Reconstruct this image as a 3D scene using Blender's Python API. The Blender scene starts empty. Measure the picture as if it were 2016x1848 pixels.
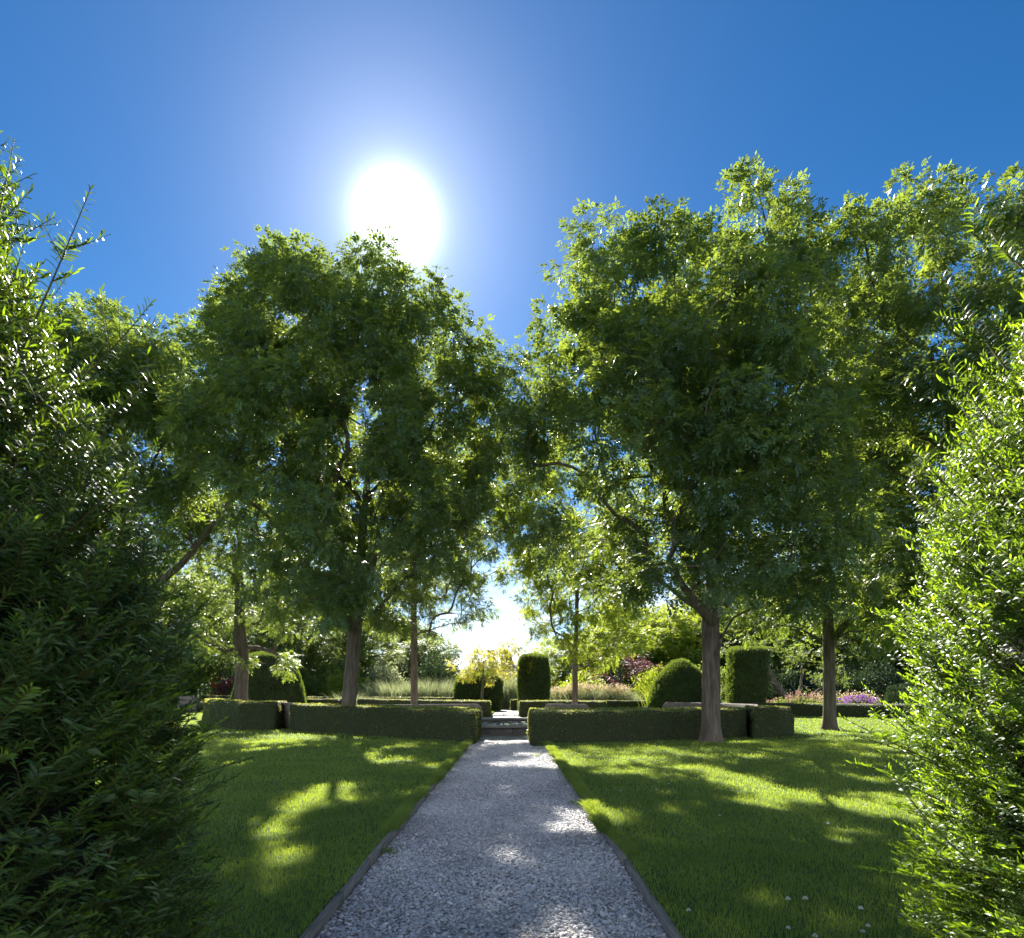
import bpy, math, random
import numpy as np
from mathutils import Vector, Matrix

R = math.radians
scene = bpy.context.scene
rng = np.random.default_rng(7)
random.seed(7)

# ------------------------------------------------------------------ camera
cam_d = bpy.data.cameras.new("camera")
cam = bpy.data.objects.new("camera", cam_d)
scene.collection.objects.link(cam)
scene.camera = cam
cam.location = (0, 0, 1.5)
cam.rotation_euler = (R(90), 0, 0)
cam_d.sensor_width = 36
cam_d.lens = 22.507
cam_d.shift_y = 0.2172
cam_d.clip_start = 0.05
cam_d.clip_end = 3000
cam_d.dof.use_dof = True
cam_d.dof.focus_distance = 14.0
cam_d.dof.aperture_fstop = 9.0

# ------------------------------------------------------------------ sky, sun, exposure
GLOWK = 1.0
SUN_AZ, SUN_EL = R(-10.3), R(35.9)
sdir = Vector((math.sin(SUN_AZ) * math.cos(SUN_EL), math.cos(SUN_AZ) * math.cos(SUN_EL), math.sin(SUN_EL)))
world = bpy.data.worlds.new("World")
scene.world = world
world.use_nodes = True
wt = world.node_tree
wt.nodes.clear()
wn = wt.nodes.new
w_out = wn("ShaderNodeOutputWorld")
w_bg = wn("ShaderNodeBackground")
w_bg.inputs[1].default_value = 0.05
sky = wn("ShaderNodeTexSky")
sky.sky_type = 'NISHITA'
sky.sun_disc = False
sky.sun_elevation = SUN_EL
sky.sun_rotation = SUN_AZ
sky.altitude = 300
sky.air_density = 1.0
sky.dust_density = 0.05
sky.ozone_density = 5.0
tc = wn("ShaderNodeTexCoord")
vn = wn("ShaderNodeVectorMath"); vn.operation = 'NORMALIZE'
wt.links.new(tc.outputs['Generated'], vn.inputs[0])
dt = wn("ShaderNodeVectorMath"); dt.operation = 'DOT_PRODUCT'
wt.links.new(vn.outputs[0], dt.inputs[0])
dt.inputs[1].default_value = sdir


def wm(op, a, b=None, clamp=False):
    n = wn("ShaderNodeMath"); n.operation = op; n.use_clamp = clamp
    for i, v in enumerate((a, b)):
        if v is None: continue
        if isinstance(v, (int, float)): n.inputs[i].default_value = v
        else: wt.links.new(v, n.inputs[i])
    return n.outputs[0]


# aureole of the sun: brightness as a function of the real angle to the sun
ang2 = wm('MAXIMUM', wm('SUBTRACT', 1.0, dt.outputs['Value']), 0.0)          # ~ theta^2 / 2
a1 = wm('DIVIDE', 0.021, wm('ADD', ang2, 0.0050))
a2 = wm('MULTIPLY', 18.0, wm('EXPONENT', wm('MULTIPLY', ang2, -1500.0)))
glow = wm('MULTIPLY', wm('ADD', a1, a2), GLOWK)
gcol = wn("ShaderNodeVectorMath"); gcol.operation = 'SCALE'
gcol.inputs[0].default_value = (0.93, 0.97, 1.12)
wt.links.new(glow, gcol.inputs['Scale'])
hsv = wn("ShaderNodeHueSaturation")
hsv.inputs['Hue'].default_value = 0.5
hsv.inputs['Saturation'].default_value = 1.38
hsv.inputs['Value'].default_value = 0.58
wt.links.new(sky.outputs[0], hsv.inputs['Color'])
addc = wn("ShaderNodeVectorMath"); addc.operation = 'ADD'
wt.links.new(hsv.outputs[0], addc.inputs[0])
wt.links.new(gcol.outputs[0], addc.inputs[1])
# paler air towards the horizon
sep0 = wn("ShaderNodeSeparateXYZ"); wt.links.new(vn.outputs[0], sep0.inputs[0])
hz = wm('EXPONENT', wm('MULTIPLY', wm('MAXIMUM', sep0.outputs['Z'], 0.0), -6.5))
hcol = wn("ShaderNodeVectorMath"); hcol.operation = 'SCALE'
hcol.inputs[0].default_value = (4.6, 5.8, 7.6)
wt.links.new(hz, hcol.inputs['Scale'])
add2 = wn("ShaderNodeVectorMath"); add2.operation = 'ADD'
wt.links.new(addc.outputs[0], add2.inputs[0]); wt.links.new(hcol.outputs[0], add2.inputs[1])
# low white clouds along the horizon
sep = wn("ShaderNodeSeparateXYZ"); wt.links.new(vn.outputs[0], sep.inputs[0])
cl = wn("ShaderNodeTexNoise"); cl.inputs['Scale'].default_value = 7.0; cl.inputs['Detail'].default_value = 8
mpw = wn("ShaderNodeMapping"); mpw.inputs['Scale'].default_value = (1, 1, 3.5)
wt.links.new(vn.outputs[0], mpw.inputs[0]); wt.links.new(mpw.outputs[0], cl.inputs['Vector'])
low = wm('SUBTRACT', 1.0, wm('MULTIPLY', sep.outputs['Z'], 4.2), True)
# unseen cumulus away from the sun, added to fill and whiten the shade
cl2 = wn("ShaderNodeTexNoise"); cl2.inputs['Scale'].default_value = 3.2; cl2.inputs['Detail'].default_value = 9
wt.links.new(mpw.outputs[0], cl2.inputs['Vector'])
away = wm('MULTIPLY', wm('SUBTRACT', -0.12, sep.outputs['Y']), 4.0, True)
notop = wm('MULTIPLY', wm('SUBTRACT', 0.88, sep.outputs['Z']), 4.0, True)
cf2 = wm('MULTIPLY', wm('MULTIPLY', away, notop), wm('MULTIPLY', wm('SUBTRACT', cl2.outputs[0], 0.40), 6.0, True))
cf1 = wm('MULTIPLY', low, wm('MULTIPLY', wm('SUBTRACT', cl.outputs[0], 0.33), 4.0, True), True)
cf = wm('MAXIMUM', cf1, cf2)
cm = wn("ShaderNodeMix"); cm.data_type = 'RGBA'
wt.links.new(cf, cm.inputs[0]); wt.links.new(add2.outputs[0], cm.inputs[6])
cm.inputs[7].default_value = (9.8, 10.2, 11, 1)
wt.links.new(cm.outputs[2], w_bg.inputs[0])
wt.links.new(w_bg.outputs[0], w_out.inputs[0])
world.cycles.sampling_method = 'AUTOMATIC'

sun_d = bpy.data.lights.new("sun", 'SUN')
sun_d.energy = 5.0
sun_d.angle = R(0.53)
sun_d.color = (1.0, 0.95, 0.86)
sun = bpy.data.objects.new("sun", sun_d)
sun.rotation_euler = (-sdir).to_track_quat('-Z', 'Y').to_euler()
scene.collection.objects.link(sun)

scene.view_settings.view_transform = 'Standard'
scene.view_settings.look = 'None'
scene.view_settings.exposure = 1.95
scene.view_settings.gamma = 1.0
cy = scene.cycles
cy.max_bounces = 8
cy.diffuse_bounces = 3
cy.glossy_bounces = 2
cy.transmission_bounces = 6
cy.transparent_max_bounces = 4
cy.sample_clamp_indirect = 4
cy.use_adaptive_sampling = True
cy.adaptive_threshold = 0.02
cy.use_denoising = True

# ------------------------------------------------------------------ helpers
FD = 1260.4


def GP(px, py, z=0.0):
    """ground point seen at photo position (2016-wide units)"""
    y = (1.5 - z) * FD / (py - 1362.0)
    return np.array([(px - 1008) / FD * y, y])


def AT(px, py, y):
    return np.array([(px - 1008) / FD * y, y, 1.5 - (py - 1362) / FD * y])


def link(o, parent=None):
    scene.collection.objects.link(o)
    if parent is not None: o.parent = parent
    return o


def tag(o, label=None, cat=None, group=None, kind=None):
    if label: o["label"] = label
    if cat: o["category"] = cat
    if group: o["group"] = group
    if kind: o["kind"] = kind
    return o


def empty(name, loc=(0, 0, 0)):
    o = bpy.data.objects.new(name, None)
    o.location = loc
    o.empty_display_size = 0.3
    return link(o)


def mk(name, chunks, mats, parent=None, smooth=False, loc=(0, 0, 0)):
    """chunks: list of (V (n,3), F (m,k), matindex, face attribute or None); verts are world minus loc"""
    vs, lv, ls, mi, at, off, lo = [], [], [], [], [], 0, 0
    for V, F, m, a in chunks:
        if len(F) == 0: continue
        k = F.shape[1]
        vs.append(V); lv.append((F + off).ravel())
        ls.append(lo + np.arange(len(F)) * k)
        lo += len(F) * k
        mi.append(np.full(len(F), m, dtype=np.int32))
        at.append(np.full(len(F), 0.5, dtype=np.float32) if a is None else a.astype(np.float32))
        off += len(V)
    V = np.concatenate(vs).astype(np.float32) - np.array(loc, dtype=np.float32)
    me = bpy.data.meshes.new(name)
    me.vertices.add(len(V)); me.vertices.foreach_set("co", V.ravel())
    L = np.concatenate(lv).astype(np.int32)
    me.loops.add(len(L)); me.loops.foreach_set("vertex_index", L)
    S = np.concatenate(ls).astype(np.int32)
    me.polygons.add(len(S)); me.polygons.foreach_set("loop_start", S)
    me.polygons.foreach_set("material_index", np.concatenate(mi))
    if smooth: me.polygons.foreach_set("use_smooth", np.ones(len(S), dtype=bool))
    a = me.attributes.new("tone", 'FLOAT', 'FACE'); a.data.foreach_set("value", np.concatenate(at))
    me.update(calc_edges=True)
    for m in mats: me.materials.append(m)
    o = bpy.data.objects.new(name, me)
    pw = Vector((0, 0, 0)); q = parent
    while q is not None:
        pw += q.location; q = q.parent
    o.location = Vector(loc) - pw
    return link(o, parent)


def grid_faces(nu, nv, wrap_u=False, wrap_v=False):
    i = np.arange(nu if wrap_u else nu - 1); j = np.arange(nv if wrap_v else nv - 1)
    I, J = np.meshgrid(i, j, indexing='ij')
    a = I * nv + J; b = ((I + 1) % nu) * nv + J
    c = ((I + 1) % nu) * nv + (J + 1) % nv; d = I * nv + (J + 1) % nv
    return np.stack([a, b, c, d], -1).reshape(-1, 4)


def norm(v):
    return v / np.maximum(np.linalg.norm(v, axis=-1, keepdims=True), 1e-9)


def perp_frame(d, up):
    """right-handed frame: d along, n closest to up"""
    s = norm(np.cross(d, up)); n = np.cross(s, d)
    return s, n


# cheap value noise
_NT = np.random.default_rng(3).random((32, 32, 32))


def vnoise(P, scale):
    q = P / scale
    i = np.floor(q).astype(int); f = q - i; f = f * f * (3 - 2 * f)
    r = 0
    for dx in (0, 1):
        for dy in (0, 1):
            for dz in (0, 1):
                w = (f[..., 0] if dx else 1 - f[..., 0]) * (f[..., 1] if dy else 1 - f[..., 1]) * (f[..., 2] if dz else 1 - f[..., 2])
                r = r + w * _NT[(i[..., 0] + dx) % 32, (i[..., 1] + dy) % 32, (i[..., 2] + dz) % 32]
    return r * 2 - 1


# ------------------------------------------------------------------ materials
def new_mat(name):
    m = bpy.data.materials.new(name); m.use_nodes = True
    nt = m.node_tree; nt.nodes.clear()
    out = nt.nodes.new("ShaderNodeOutputMaterial")
    return m, nt, out


def ramp(nt, fac, stops):
    r = nt.nodes.new("ShaderNodeValToRGB")
    while len(r.color_ramp.elements) < len(stops): r.color_ramp.elements.new(0.5)
    for e, (p, c) in zip(r.color_ramp.elements, stops):
        e.position = p; e.color = (*c, 1)
    nt.links.new(fac, r.inputs[0])
    return r.outputs[0]


def leaf_mat(name, dark, light, trans, tf=0.45, rough=0.45, spec=0.5, big=2.0, tip=None):
    m, nt, out = new_mat(name)
    n = nt.nodes.new
    at = n("ShaderNodeAttribute"); at.attribute_name = "tone"
    tcd = n("ShaderNodeTexCoord")
    nz = n("ShaderNodeTexNoise"); nz.inputs['Scale'].default_value = 1.0 / big; nz.inputs['Detail'].default_value = 2
    nt.links.new(tcd.outputs['Object'], nz.inputs['Vector'])
    mx = n("ShaderNodeMath"); mx.operation = 'MULTIPLY_ADD'
    nt.links.new(nz.outputs[0], mx.inputs[0]); mx.inputs[1].default_value = 0.7
    sb = n("ShaderNodeMath"); sb.operation = 'MULTIPLY_ADD'
    nt.links.new(at.outputs['Fac'], sb.inputs[0]); sb.inputs[1].default_value = 0.75; sb.inputs[2].default_value = -0.22
    nt.links.new(sb.outputs[0], mx.inputs[2])
    col = ramp(nt, mx.outputs[0], [(0.0, dark), (1.0, light)])
    pr = n("ShaderNodeBsdfPrincipled")
    pr.inputs['Roughness'].default_value = rough
    pr.inputs['Specular IOR Level'].default_value = spec
    nt.links.new(col, pr.inputs['Base Color'])
    tr = n("ShaderNodeBsdfTranslucent")
    tcol = ramp(nt, mx.outputs[0], [(0.0, tuple(c * 0.6 for c in trans)), (1.0, trans)])
    nt.links.new(tcol, tr.inputs['Color'])
    ms = n("ShaderNodeMixShader"); ms.inputs[0].default_value = tf
    if tip:
        mr = n("ShaderNodeMapRange"); mr.inputs['From Min'].default_value = .2; mr.inputs['From Max'].default_value = .85
        mr.inputs['To Min'].default_value = tip[0]; mr.inputs['To Max'].default_value = tip[1]
        nt.links.new(mx.outputs[0], mr.inputs[0]); nt.links.new(mr.outputs[0], ms.inputs[0])
    nt.links.new(pr.outputs[0], ms.inputs[1]); nt.links.new(tr.outputs[0], ms.inputs[2])
    nt.links.new(ms.outputs[0], out.inputs[0])
    return m


def solid_mat(name, stops, scale=6.0, rough=0.85, bump=0.3, stretch=(1, 1, 1), bscale=None, spec=0.3, detail=8):
    m, nt, out = new_mat(name)
    n = nt.nodes.new
    tcd = n("ShaderNodeTexCoord")
    mp = n("ShaderNodeMapping"); mp.inputs['Scale'].default_value = stretch
    nt.links.new(tcd.outputs['Object'], mp.inputs[0])
    nz = n("ShaderNodeTexNoise"); nz.inputs['Scale'].default_value = scale; nz.inputs['Detail'].default_value = detail
    nz.inputs['Roughness'].default_value = 0.65
    nt.links.new(mp.outputs[0], nz.inputs['Vector'])
    col = ramp(nt, nz.outputs[0], stops)
    pr = n("ShaderNodeBsdfPrincipled")
    pr.inputs['Roughness'].default_value = rough
    pr.inputs['Specular IOR Level'].default_value = spec
    nt.links.new(col, pr.inputs['Base Color'])
    nb = n("ShaderNodeTexNoise"); nb.inputs['Scale'].default_value = bscale or scale * 3; nb.inputs['Detail'].default_value = 6
    nt.links.new(mp.outputs[0], nb.inputs['Vector'])
    bp = n("ShaderNodeBump"); bp.inputs['Strength'].default_value = bump; bp.inputs['Distance'].default_value = 0.02
    nt.links.new(nb.outputs[0], bp.inputs['Height']); nt.links.new(bp.outputs[0], pr.inputs['Normal'])
    nt.links.new(pr.outputs[0], out.inputs[0])
    return m


M = {}
M['leaf'] = leaf_mat("tree_leaf", (0.036, 0.080, 0.054), (0.088, 0.160, 0.082), (0.40, 0.52, 0.05), 0.40, 0.42, 0.4)
M['leaf_lime_lit'] = leaf_mat("lime_lit_leaf", (0.05, 0.11, 0.02), (0.12, 0.20, 0.03), (0.55, 0.66, 0.05), 0.5, 0.45, 0.4)  # yellower, brighter leaf for crowns in sun: the sunlight is put into the colour
M['leaf_gold_lit'] = leaf_mat("golden_lit_leaf", (0.10, 0.14, 0.02), (0.20, 0.24, 0.03), (0.72, 0.68, 0.07), 0.55, 0.45, 0.4)  # golden foliage, with the sunlight on it also put into the colour
M['leaf_far'] = leaf_mat("far_leaf", (0.03, 0.07, 0.025), (0.08, 0.14, 0.04), (0.36, 0.46, 0.07), 0.42, 0.5, 0.35)
M['leaf_dark'] = leaf_mat("conifer_leaf", (0.012, 0.030, 0.020), (0.030, 0.060, 0.030), (0.08, 0.13, 0.04), 0.25, 0.6, 0.2)
M['leaf_purple'] = leaf_mat("purple_leaf", (0.030, 0.020, 0.030), (0.075, 0.040, 0.055), (0.25, 0.08, 0.09), 0.35, 0.5, 0.3)
M['leaf_silver'] = leaf_mat("silver_leaf", (0.10, 0.14, 0.10), (0.22, 0.26, 0.18), (0.45, 0.50, 0.22), 0.4, 0.5, 0.3)
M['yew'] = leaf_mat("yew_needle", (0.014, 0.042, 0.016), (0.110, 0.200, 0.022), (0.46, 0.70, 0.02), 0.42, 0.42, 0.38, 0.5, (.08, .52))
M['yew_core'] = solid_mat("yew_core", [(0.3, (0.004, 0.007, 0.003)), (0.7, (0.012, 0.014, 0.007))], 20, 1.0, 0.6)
M['yew_stem'] = solid_mat("yew_stem", [(0.3, (0.05, 0.06, 0.015)), (0.7, (0.11, 0.09, 0.03))], 30, 0.7, 0.3)
M['hedge_leaf'] = leaf_mat("box_leaf", (0.050, 0.092, 0.024), (0.135, 0.185, 0.050), (0.62, 0.64, 0.09), 0.5, 0.4, 0.45, 0.6)
M['hedge_core'] = solid_mat("box_core", [(0.3, (0.020, 0.030, 0.012)), (0.7, (0.050, 0.055, 0.024))], 14, 1.0, 0.8)
M['topi_leaf'] = leaf_mat("clipped_yew_leaf", (0.028, 0.060, 0.022), (0.07, 0.115, 0.035), (0.28, 0.38, 0.04), 0.36, 0.4, 0.4, 0.5)
M['topi_core'] = solid_mat("clipped_yew_core", [(0.3, (0.014, 0.020, 0.010)), (0.6, (0.035, 0.036, 0.018)), (0.8, (0.07, 0.05, 0.03))], 3, 1.0, 0.9, (3, 3, 0.5))
M['bark'] = solid_mat("bark", [(0.30, (0.045, 0.035, 0.028)), (0.48, (0.115, 0.090, 0.070)), (0.60, (0.16, 0.13, 0.10)), (0.75, (0.24, 0.21, 0.17))], 11, 0.9, 1.0, (1, 1, 0.14), 24)
M['twig'] = solid_mat("twig_bark", [(0.3, (0.05, 0.04, 0.03)), (0.7, (0.11, 0.09, 0.065))], 10, 0.9, 0.4)
M['grass'] = leaf_mat("grass_blade", (0.090, 0.150, 0.040), (0.185, 0.255, 0.072), (0.48, 0.60, 0.05), 0.48, 0.45, 0.35, 0.9)
M['stone'] = solid_mat("stone", [(0.3, (0.13, 0.11, 0.10)), (0.55, (0.21, 0.185, 0.16)), (0.8, (0.29, 0.26, 0.235))], 4, 0.85, 0.35, (1, 1, 1), 25)
M['stone_pale'] = solid_mat("stone_pale", [(0.3, (0.25, 0.22, 0.20)), (0.7, (0.42, 0.38, 0.35))], 6, 0.8, 0.3)
M['timber'] = solid_mat("weathered_timber", [(0.25, (0.11, 0.095, 0.08)), (0.5, (0.20, 0.18, 0.155)), (0.8, (0.33, 0.30, 0.27))], 7, 0.9, 0.6, (6, 0.5, 6), 14)
M['lawn_soil'] = solid_mat("lawn", [(0.25, (0.035, 0.070, 0.014)), (0.55, (0.062, 0.115, 0.022)), (0.8, (0.10, 0.15, 0.035))], 1.6, 1.0, 0.8, (1, 1, 1), 60)
M['soil'] = solid_mat("soil", [(0.3, (0.035, 0.027, 0.018)), (0.7, (0.08, 0.06, 0.04))], 6, 1.0, 0.8)
M['ground'] = solid_mat("ground", [(0.3, (0.03, 0.06, 0.012)), (0.7, (0.07, 0.11, 0.03))], 0.3, 1.0, 0.3)
M['white'] = leaf_mat("white_petal", (0.62, 0.62, 0.60), (0.82, 0.82, 0.80), (0.8, 0.8, 0.75), 0.3, 0.6, 0.3)
M['pink'] = leaf_mat("pink_plume", (0.24, 0.12, 0.10), (0.42, 0.25, 0.20), (0.5, 0.30, 0.22), 0.45, 0.7, 0.2)
M['straw'] = leaf_mat("straw_plume", (0.26, 0.20, 0.11), (0.50, 0.40, 0.24), (0.66, 0.52, 0.30), 0.5, 0.6, 0.2)
M['violet'] = leaf_mat("violet_petal", (0.20, 0.05, 0.32), (0.38, 0.12, 0.52), (0.5, 0.15, 0.75), 0.4, 0.6, 0.2)
M['blue'] = leaf_mat("blue_petal", (0.07, 0.06, 0.36), (0.14, 0.12, 0.55), (0.15, 0.15, 0.7), 0.4, 0.6, 0.2)
M['red'] = leaf_mat("red_petal", (0.35, 0.01, 0.03), (0.6, 0.03, 0.06), (0.8, 0.03, 0.06), 0.4, 0.6, 0.2)
M['render_wall'] = solid_mat("house_wall", [(0.3, (0.30, 0.33, 0.35)), (0.7, (0.40, 0.42, 0.44))], 2, 0.9, 0.2)
M['brick'] = solid_mat("chimney_brick", [(0.3, (0.26, 0.15, 0.09)), (0.7, (0.40, 0.26, 0.16))], 5, 0.9, 0.3)
M['slate'] = solid_mat("roof_slate", [(0.3, (0.07, 0.075, 0.085)), (0.7, (0.13, 0.135, 0.15))], 3, 0.7, 0.2)
M['pot'] = solid_mat("clay_pot", [(0.3, (0.25, 0.13, 0.09)), (0.7, (0.36, 0.2, 0.14))], 8, 0.8, 0.1)
M['metal'] = solid_mat("mast_metal", [(0.3, (0.3, 0.3, 0.31)), (0.7, (0.4, 0.4, 0.41))], 8, 0.4, 0.0)
M['glass'] = solid_mat("window_glass", [(0.3, (0.02, 0.025, 0.03)), (0.7, (0.03, 0.035, 0.04))], 1, 0.08, 0.0, spec=0.8)
M['litter'] = leaf_mat("dry_leaf", (0.12, 0.07, 0.025), (0.36, 0.27, 0.08), (0.4, 0.28, 0.06), 0.25, 0.6, 0.3)
M['lily'] = leaf_mat("lily_pad", (0.05, 0.08, 0.02), (0.12, 0.14, 0.04), (0.2, 0.25, 0.05), 0.1, 0.3, 0.6)


def gravel_mat(name, sheet):
    m, nt, out = new_mat(name)
    n = nt.nodes.new
    pr = n("ShaderNodeBsdfPrincipled")
    pr.inputs['Roughness'].default_value = 0.62
    pr.inputs['Specular IOR Level'].default_value = 0.45
    if sheet:
        tcd = n("ShaderNodeTexCoord")
        vo = n("ShaderNodeTexVoronoi"); vo.inputs['Scale'].default_value = 34
        nt.links.new(tcd.outputs['Object'], vo.inputs['Vector'])
        sp = n("ShaderNodeSeparateColor"); nt.links.new(vo.outputs['Color'], sp.inputs[0])
        col = ramp(nt, sp.outputs[0], [(0.0, (0.16, 0.15, 0.14)), (0.5, (0.40, 0.38, 0.36)), (1.0, (0.60, 0.58, 0.54))])
        bp = n("ShaderNodeBump"); bp.inputs['Strength'].default_value = 0.9; bp.inputs['Distance'].default_value = 0.02; bp.invert = True
        nt.links.new(vo.outputs['Distance'], bp.inputs['Height']); nt.links.new(bp.outputs[0], pr.inputs['Normal'])
        nz = n("ShaderNodeTexNoise"); nz.inputs['Scale'].default_value = 1.1; nz.inputs['Detail'].default_value = 5
        nt.links.new(tcd.outputs['Object'], nz.inputs['Vector'])
        c2 = ramp(nt, nz.outputs[0], [(0.35, (0.62, 0.58, 0.55)), (0.65, (1, 1, 1))])
        mu = n("ShaderNodeMix"); mu.data_type = 'RGBA'; mu.blend_type = 'MULTIPLY'; mu.inputs[0].default_value = 1
        nt.links.new(col, mu.inputs[6]); nt.links.new(c2, mu.inputs[7]); nt.links.new(mu.outputs[2], pr.inputs['Base Color'])
    else:
        at = n("ShaderNodeAttribute"); at.attribute_name = "tone"
        col = ramp(nt, at.outputs['Fac'], [(0.0, (0.27, 0.265, 0.28)), (0.45, (0.47, 0.46, 0.47)), (0.8, (0.60, 0.585, 0.59)), (0.97, (0.72, 0.70, 0.68))])
        nt.links.new(col, pr.inputs['Base Color'])
    nt.links.new(pr.outputs[0], out.inputs[0])
    return m


M['gravel_sheet'] = gravel_mat("gravel_sheet", True)
M['gravel_stone'] = gravel_mat("gravel_stone", False)
m, nt, out = new_mat("pond_water")
pr = nt.nodes.new("ShaderNodeBsdfPrincipled")
pr.inputs['Base Color'].default_value = (0.012, 0.016, 0.012, 1); pr.inputs['Roughness'].default_value = 0.04
pr.inputs['IOR'].default_value = 1.33
nz = nt.nodes.new("ShaderNodeTexNoise"); nz.inputs['Scale'].default_value = 5; nz.inputs['Detail'].default_value = 3
bp = nt.nodes.new("ShaderNodeBump"); bp.inputs['Strength'].default_value = 0.25; bp.inputs['Distance'].default_value = 0.02
tcd = nt.nodes.new("ShaderNodeTexCoord"); nt.links.new(tcd.outputs['Object'], nz.inputs['Vector'])
nt.links.new(nz.outputs[0], bp.inputs['Height']); nt.links.new(bp.outputs[0], pr.inputs['Normal'])
nt.links.new(pr.outputs[0], out.inputs[0])
M['water'] = m

# ------------------------------------------------------------------ ground
def sheet(name, x0, x1, y0, y1, z, mat, nx=2, ny=2, label=None):
    X, Y = np.meshgrid(np.linspace(x0, x1, nx), np.linspace(y0, y1, ny), indexing='ij')
    V = np.stack([X, Y, np.full_like(X, z)], -1).reshape(-1, 3)
    o = mk(name, [(V, grid_faces(nx, ny), 0, None)], [mat])
    return tag(o, kind='structure')


PX0, PX1 = -1.20, 0.95
LZ = 0.075   # lawn level above the gravel
g = sheet("ground", -900, 900, -300, 1500, -0.06, M['ground'])
sheet("path", PX0 - 0.03, PX1 + 0.02, -3, 60, 0.0, M['gravel_sheet'])


def slab(name, x0, x1, y0, y1, z0, z1, mat):
    V = np.array([[x, y, z] for z in (z0, z1) for x, y in ((x0, y0), (x1, y0), (x1, y1), (x0, y1))], float)
    F = np.array([[3, 2, 1, 0], [4, 5, 6, 7], [0, 1, 5, 4], [1, 2, 6, 5], [2, 3, 7, 6], [3, 0, 4, 7]])
    return tag(mk(name, [(V, F, 0, None)], [mat]), kind='structure')


ra = PX1 + 0.05
la = PX0 - 0.05
LEND = 48.0
RING = np.array([(-1.25, 17.35), (-1.3, 18.6), (-5.3, 21.9), (-8.0, 23.9), (-8.9, 24.6), (-10.4, 25.2), (-13, 28.9), (-15.3, 33), (-18, 40), (-11, 44.6), (-7.6, 42), (-4.2, 39.5), (-1.25, 38.4),
                 (1.0, 38.4), (4, 39.2), (6, 40.4), (8, 34), (8.9, 22.5), (8.3, 21.0), (6.5, 20.2), (3.4, 18.9), (1.0, 18.3), (1.0, 17.25)])


def in_poly(x, y, poly=RING):
    ins = np.zeros(np.shape(x), bool); n = len(poly)
    for i in range(n):
        (x1, y1), (x2, y2) = poly[i], poly[(i + 1) % n]
        c = ((y1 > y) != (y2 > y)) & (x < (x2 - x1) * (y - y1) / (y2 - y1 + 1e-12) + x1)
        ins ^= c
    return ins


gx = np.r_[np.arange(-62, la - .05, .3), la, ra, np.arange(ra + .3, 62, .3)]
gy = np.r_[np.arange(-3, 17.3, .5), np.arange(17.3, LEND, .25), LEND]
X, Y = np.meshgrid(gx, gy, indexing='ij')
Zl = LZ + .012 * (vnoise(np.stack([X, Y, X * 0 + .5], -1), 1.7)) - .012
LV = np.stack([X, Y, Zl], -1).reshape(-1, 3)
LF = grid_faces(len(gx), len(gy))
cc_ = LV[LF].mean(1)
LF = LF[~((cc_[:, 0] > la) & (cc_[:, 0] < ra)) & ~in_poly(cc_[:, 0], cc_[:, 1])]
tag(mk("lawn", [(LV, LF, 0, None)], [M['lawn_soil']], smooth=True), kind='structure')
cpts = np.concatenate([RING, [[-.15, 28.]]]); cpts[:-1] = cpts[-1] + (cpts[:-1] - cpts[-1]) * 1.03
tag(mk("circle_paving", [(np.c_[cpts, np.full(len(cpts), .004)], np.array([[i, (i + 1) % len(RING), len(RING)] for i in range(len(RING))]), 0, None)], [M['gravel_sheet']]), kind='structure')
slab("border_soil", -60, -1.3, LEND + .1, 66, -0.05, 0.03, M['soil'])
slab("border_soil", 1.1, 60, LEND + .1, 66, -0.05, 0.03, M['soil'])
# wedge of turf between front of hedges and lawn end
# ------------------------------------------------------------------ path edging boards
def board_box(p0, p1, th, z0, z1, jit):
    d = np.array(p1) - np.array(p0); L = np.linalg.norm(d); d = d / L; n = np.array([-d[1], d[0]])
    ks = np.linspace(0, L, 9)
    V = []
    prof = [(-th / 2, z0), (th / 2, z0), (th / 2, z1 - .006), (th / 2 - .006, z1), (-th / 2 + .006, z1), (-th / 2, z1 - .006)]
    for k in ks:
        for a, z in prof:
            q = np.array(p0) + d * k + n * (a + rng.normal() * .0012)
            V.append([q[0], q[1], z + (jit[0] + (jit[1] - jit[0]) * k / L if z > z0 else 0) + (rng.normal() * .002 if z > z0 else 0)])
    V = np.array(V)
    F = grid_faces(len(ks), 6, wrap_v=True)
    caps = np.array([[0, 1, 2, 5], [2, 3, 4, 5]]); e = (len(ks) - 1) * 6
    caps2 = np.array([[e + 1, e, e + 5, e + 2], [e + 2, e + 5, e + 4, e + 3]])
    return V, np.concatenate([F, caps, caps2])


def edging(x, ys, label, side, name="path_edging"):
    r = empty(name, (x, ys[0], 0))
    tag(r, label, "path edging", "timber boards along the gravel path")
    for i in range(len(ys) - 1):
        a, b = ys[i] + .004, ys[i + 1] - .004
        o = rng.normal(0, .008, 2)
        V, F = board_box((x + o[0], a), (x + o[1], b), .042, -0.08, 0.078, rng.normal(0, .006, 2))
        mk("board", [(V, F, 0, None)], [M['timber']], r, loc=(x, ys[0], 0))


edging(PX0 - .02, [1.2, 3.2, 4.55, 5.45, 6.9, 9.0, 11.4, 14.0, 17.0], "weathered grey timber edging with stepped joints along the shadier lawn", -1)
edging(PX1 + .02, [1.2, 3.5, 5.45, 8.2, 10.9, 13.5, 16.3], "weathered timber edging board beside the lawn dotted with white clover", 1)

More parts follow.
